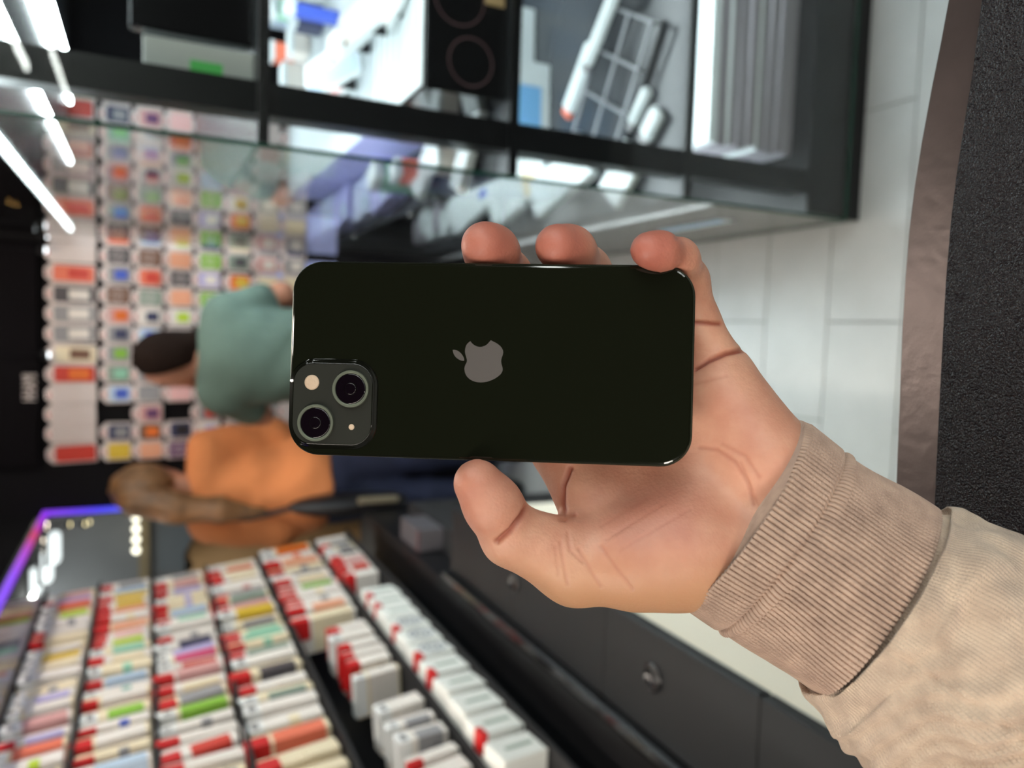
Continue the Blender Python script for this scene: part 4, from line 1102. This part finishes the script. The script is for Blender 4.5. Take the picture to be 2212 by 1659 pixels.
# -- the man in the grey green T-shirt, bent forward, seen from behind
M0 = np.array([-.115, 2.80, 0.0])
mp = thing('person', 'dark-haired man in grey green T-shirt bending towards the hanging phone cases', 'person', tuple(M0))
HD = np.array([-.025, .15, 1.46])                 # head centre
def man_torso(P, o):
    d = smin(sd_ell(P, (0, -.02, .95), (.155 + o, .115 + o, .14 + o)), sd_ell(P, (0, .03, 1.17), (.165 + o, .125 + o, .20 + o)), .12)
    d = smin(d, sd_cone(P, (-.125, .07, 1.31), (.125, .06, 1.30), .075 + o, .075 + o), .06)
    return d
ARML = [(-.15, .07, 1.29, .052), (-.225, .17, 1.16, .043), (-.13, .22, 1.31, .033)]
ARMR = [(.15, .06, 1.29, .052), (.225, .11, 1.10, .043), (.15, .30, 1.02, .033)]
LEGS = [[(-.09, -.02, .88, .085), (-.10, .0, .47, .055), (-.105, -.03, .09, .04)], [(.09, -.02, .88, .085), (.10, .01, .47, .055), (.105, .02, .09, .04)]]
def head(P, c, fwd, s=1.0):
    f = np.array(fwd, float); f /= np.linalg.norm(f); r = np.cross(f, (0, 0, 1)); r /= np.linalg.norm(r); u = np.cross(r, f)
    R = np.stack([r, f, u], 1)
    d = sd_ell(P, c, (.075 * s, .095 * s, .112 * s), R)
    q = lambda x, y, z: np.asarray(c) + s * (r * x + f * y + u * z)
    d = smin(d, sd_cone(P, q(0, .03, -.05), q(0, .062, -.092), .055 * s, .032 * s), .03)      # jaw and chin
    d = smin(d, sd_cone(P, q(0, .088, .008), q(0, .112, -.03), .009, .014), .012)              # nose
    for x in (-1, 1):
        d = smin(d, sd_ell(P, q(.078 * x, -.005, -.01), (.012, .022, .032), R), .008)          # ears
        d = smax(d, -sd_ell(P, q(.033 * x, .098, .012), (.017, .014, .010), R), .008)          # eye sockets
        d = smin(d, sd_ell(P, q(.033 * x, .083, .012), (.012, .011, .010), R), .003)           # eyes
    d = smin(d, sd_ell(P, q(0, .092, -.062), (.024, .010, .008), R), .006)                     # lips
    return d
MF = (-.90, .20, -.36)
def man_body(P):
    d = man_torso(P, -.018)
    d = smin(d, cc(P, [(0, .08, 1.32, .058), (*(HD - np.array([0, .01, .05])), .055)]), .03)
    d = smin(d, head(P, HD, MF), .015)
    for a in (ARML, ARMR):
        d = smin(d, cc(P, a, .012), .02)
        w = np.array(a[2][:3]); e = np.array(a[1][:3]); d = fingers(P, d, w, w + (w - e))
    for l in LEGS:
        d = smin(d, cc(P, l), .03)
        d = smin(d, cc(P, [(l[2][0], l[2][1], .055, .038), (l[2][0], l[2][1] + .14, .035, .03)]), .02)
    return d
body_mesh('body', man_body, (-.40, -.2, 0), (.40, .56, 1.70), .0085, m_skinp, mp)
m_tee = mat('tee_fabric', srgb(80, 98, 88), .85, var=.10, vscale=9, bump=.3, bscale=14, bdist=.02)
def man_tee(P):
    d = man_torso(P, .008)
    for a in (ARML, ARMR):
        s0 = np.array(a[0]); e0 = s0 + (np.array(a[1]) - s0) * .62
        d = smin(d, sd_cone(P, s0[:3], e0[:3], .066, .062), .03)
    d = smax(d, -(sd_cone(P, (0, .09, 1.36), (0, .11, 1.50), .066, .075)), .012)
    d = smax(d, .86 - P[..., 2], .01)
    # folds across the bent back
    d = d + .0045 * np.sin(P[..., 2] * 46 + P[..., 0] * 18 + 2 * np.sin(P[..., 0] * 9)) * np.clip((1.28 - P[..., 2]) * 5, 0, 1)
    return d
body_mesh('t_shirt', man_tee, (-.42, -.2, .82), (.42, .36, 1.46), .0085, m_tee, mp)
m_jean = mat('dark_jeans', srgb(30, 36, 62), .8, var=.25, vscale=10)
def man_legs(P):
    d = sd_ell(P, (0, -.02, .93), (.165, .12, .12))
    for l in LEGS: d = smin(d, cc(P, [(x, y, z, r + .018) for x, y, z, r in l]), .03)
    return smax(d, P[..., 2] - .99, .01)
body_mesh('jeans', man_legs, (-.3, -.3, .05), (.3, .3, 1.02), .012, m_jean, mp)
def hair_man(P):
    f = np.array(MF) / np.linalg.norm(MF)
    d = sd_ell(P, HD + np.array([.012, -.012, .018]), (.094, .104, .116))
    d = smax(d, (P - HD) @ f - .012, .02)
    d = smin(d, sd_cone(P, HD + np.array([.05, -.04, -.03]), HD + np.array([.10, -.07, -.12]), .05, .03), .03)
    return d
body_mesh('hair', hair_man, (-.15, -.08, 1.3), (.25, .33, 1.68), .008, mat('dark_hair', srgb(30, 20, 16), .9, spec=.08, bump=.9, bscale=60, bdist=.01), mp)
for l in LEGS:
    body_mesh('shoe', lambda P, l=l: smax(cc(P, [(l[2][0], l[2][1] - .03, .05, .05), (l[2][0], l[2][1] + .17, .042, .044)]), .003 - P[..., 2], .004), (l[2][0] - .1, l[2][1] - .12, -.01), (l[2][0] + .1, l[2][1] + .26, .13), .01, m_blk, mp)

# -- the woman in the orange sweater, seen from behind
W0 = np.array([-.63, 3.11, 0.0])
wp = thing('person', 'long-haired woman in orange sweater and dark jeans seen from behind', 'person', tuple(W0))
WH = np.array([.01, .02, 1.545])
WF = (.35, .93, -.10)
def w_torso(P, o):
    d = smin(sd_ell(P, (0, 0, .90), (.155 + o, .11 + o, .13 + o)), sd_ell(P, (0, .01, 1.12), (.135 + o, .10 + o, .20 + o)), .10)
    return smin(d, sd_cone(P, (-.13, .01, 1.335), (.13, .01, 1.335), .058 + o, .058 + o), .06)
WARMS = [[(-.155, .01, 1.32, .045), (-.195, -.01, 1.08, .036), (-.15, .06, .90, .028)], [(.155, .01, 1.32, .045), (.185, .03, 1.08, .036), (.10, .13, .98, .028)]]
WLEGS = [[(-.08, 0, .84, .08), (-.085, .0, .45, .052), (-.085, 0, .09, .036)], [(.08, 0, .84, .08), (.085, .02, .45, .052), (.085, .03, .09, .036)]]
def w_body(P):
    d = w_torso(P, -.016)
    d = smin(d, cc(P, [(0, .01, 1.36, .048), (*(WH - np.array([0, 0, .05])), .048)]), .03)
    d = smin(d, head(P, WH, WF, .96), .015)
    for a in WARMS:
        d = smin(d, cc(P, a, .012), .02); w = np.array(a[2][:3]); e = np.array(a[1][:3]); d = fingers(P, d, w, w + (w - e), .008)
    for l in WLEGS:
        d = smin(d, cc(P, l), .03); d = smin(d, cc(P, [(l[2][0], l[2][1], .05, .034), (l[2][0], l[2][1] + .12, .032, .028)]), .02)
    return d
body_mesh('body', w_body, (-.36, -.2, 0), (.36, .45, 1.70), .0085, m_skinp, wp)
m_orange = mat('orange_sweater', srgb(216, 134, 82), .9, var=.08, vscale=9, bump=.35, bscale=20, bdist=.02)
def w_sweater(P):
    d = w_torso(P, .022)
    d = smin(d, sd_ell(P, (0, 0, .98), (.185, .14, .13)), .06)
    for a in WARMS: d = smin(d, cc(P, [(x, y, z, r + .026) for x, y, z, r in a[:2]] + [(a[1][0] * .25 + a[2][0] * .75, a[1][1] * .25 + a[2][1] * .75, a[1][2] * .25 + a[2][2] * .75, .055)], .02), .03)
    d = smax(d, -sd_cone(P, (0, .01, 1.42), (0, .01, 1.55), .052, .06), .01)
    d = smax(d, .885 - P[..., 2], .02)
    return d + .004 * np.sin(P[..., 2] * 34 + 3 * np.sin(P[..., 0] * 14))
body_mesh('sweater', w_sweater, (-.36, -.24, .85), (.36, .36, 1.46), .0085, m_orange, wp)
def w_jeans(P):
    d = sd_ell(P, (0, 0, .88), (.165, .12, .11))
    for l in WLEGS: d = smin(d, cc(P, [(x, y, z, r + .016) for x, y, z, r in l]), .03)
    return smax(d, P[..., 2] - .95, .01)
body_mesh('jeans', w_jeans, (-.28, -.2, .05), (.28, .22, .98), .012, m_jean, wp)
def w_hair(P):
    f = np.array(WF) / np.linalg.norm(WF)
    d = sd_ell(P, WH + np.array([0, -.012, .012]), (.088, .104, .115))
    d = smax(d, (P - WH) @ f - .05, .02)
    t = cc(P, [(-.02, -.075, 1.58, .060), (-.04, -.135, 1.46, .056), (-.055, -.165, 1.30, .045), (-.075, -.175, 1.15, .018)], .03)
    d = smin(d, t, .04)
    return d + .003 * np.sin(P[..., 0] * 150 + 4 * np.sin(P[..., 2] * 11))
body_mesh('hair', w_hair, (-.2, -.27, 1.08), (.16, .16, 1.70), .0075, mat('brown_hair', srgb(112, 78, 46), .5, var=.35, vscale=22, bump=.5, bscale=70, bdist=.01), wp)
for l in WLEGS:
    body_mesh('shoe', lambda P, l=l: smax(cc(P, [(l[2][0], l[2][1] - .03, .045, .045), (l[2][0], l[2][1] + .15, .038, .04)]), .003 - P[..., 2], .004), (l[2][0] - .1, l[2][1] - .12, -.01), (l[2][0] + .1, l[2][1] + .24, .12), .01, m_blk, wp)
bg = thing('handbag', 'black shoulder bag with pale metal clasp hanging at the side of the woman in orange', 'bag', (-.69, 2.93, 0))
body_mesh('bag_body', lambda P: smax(sd_ell(P, (0, 0, .82), (.045, .08, .25)), .60 - P[..., 2], .03), (-.14, -.12, .54), (.14, .12, 1.12), .009, mat('bag_leather', srgb(24, 21, 23), .4), bg)
bm = bmesh.new()
pts = [Vector((0, .0, 1.04)), Vector((-.03, .0, 1.20)), Vector((-.035, .08, 1.42)), Vector((-.035, .17, 1.43))]
for a, b2 in zip(pts[:-1], pts[1:]): add_cyl(bm, a, b2, .011, n=8)
bmobj('strap', bm, mat('bag_leather', srgb(24, 21, 23), .4), bg)
box('clasp', (.012, -.088, .66), (.04, -.070, .82), mat('pale_metal', srgb(190, 176, 150), .35, .8), bg, .006)
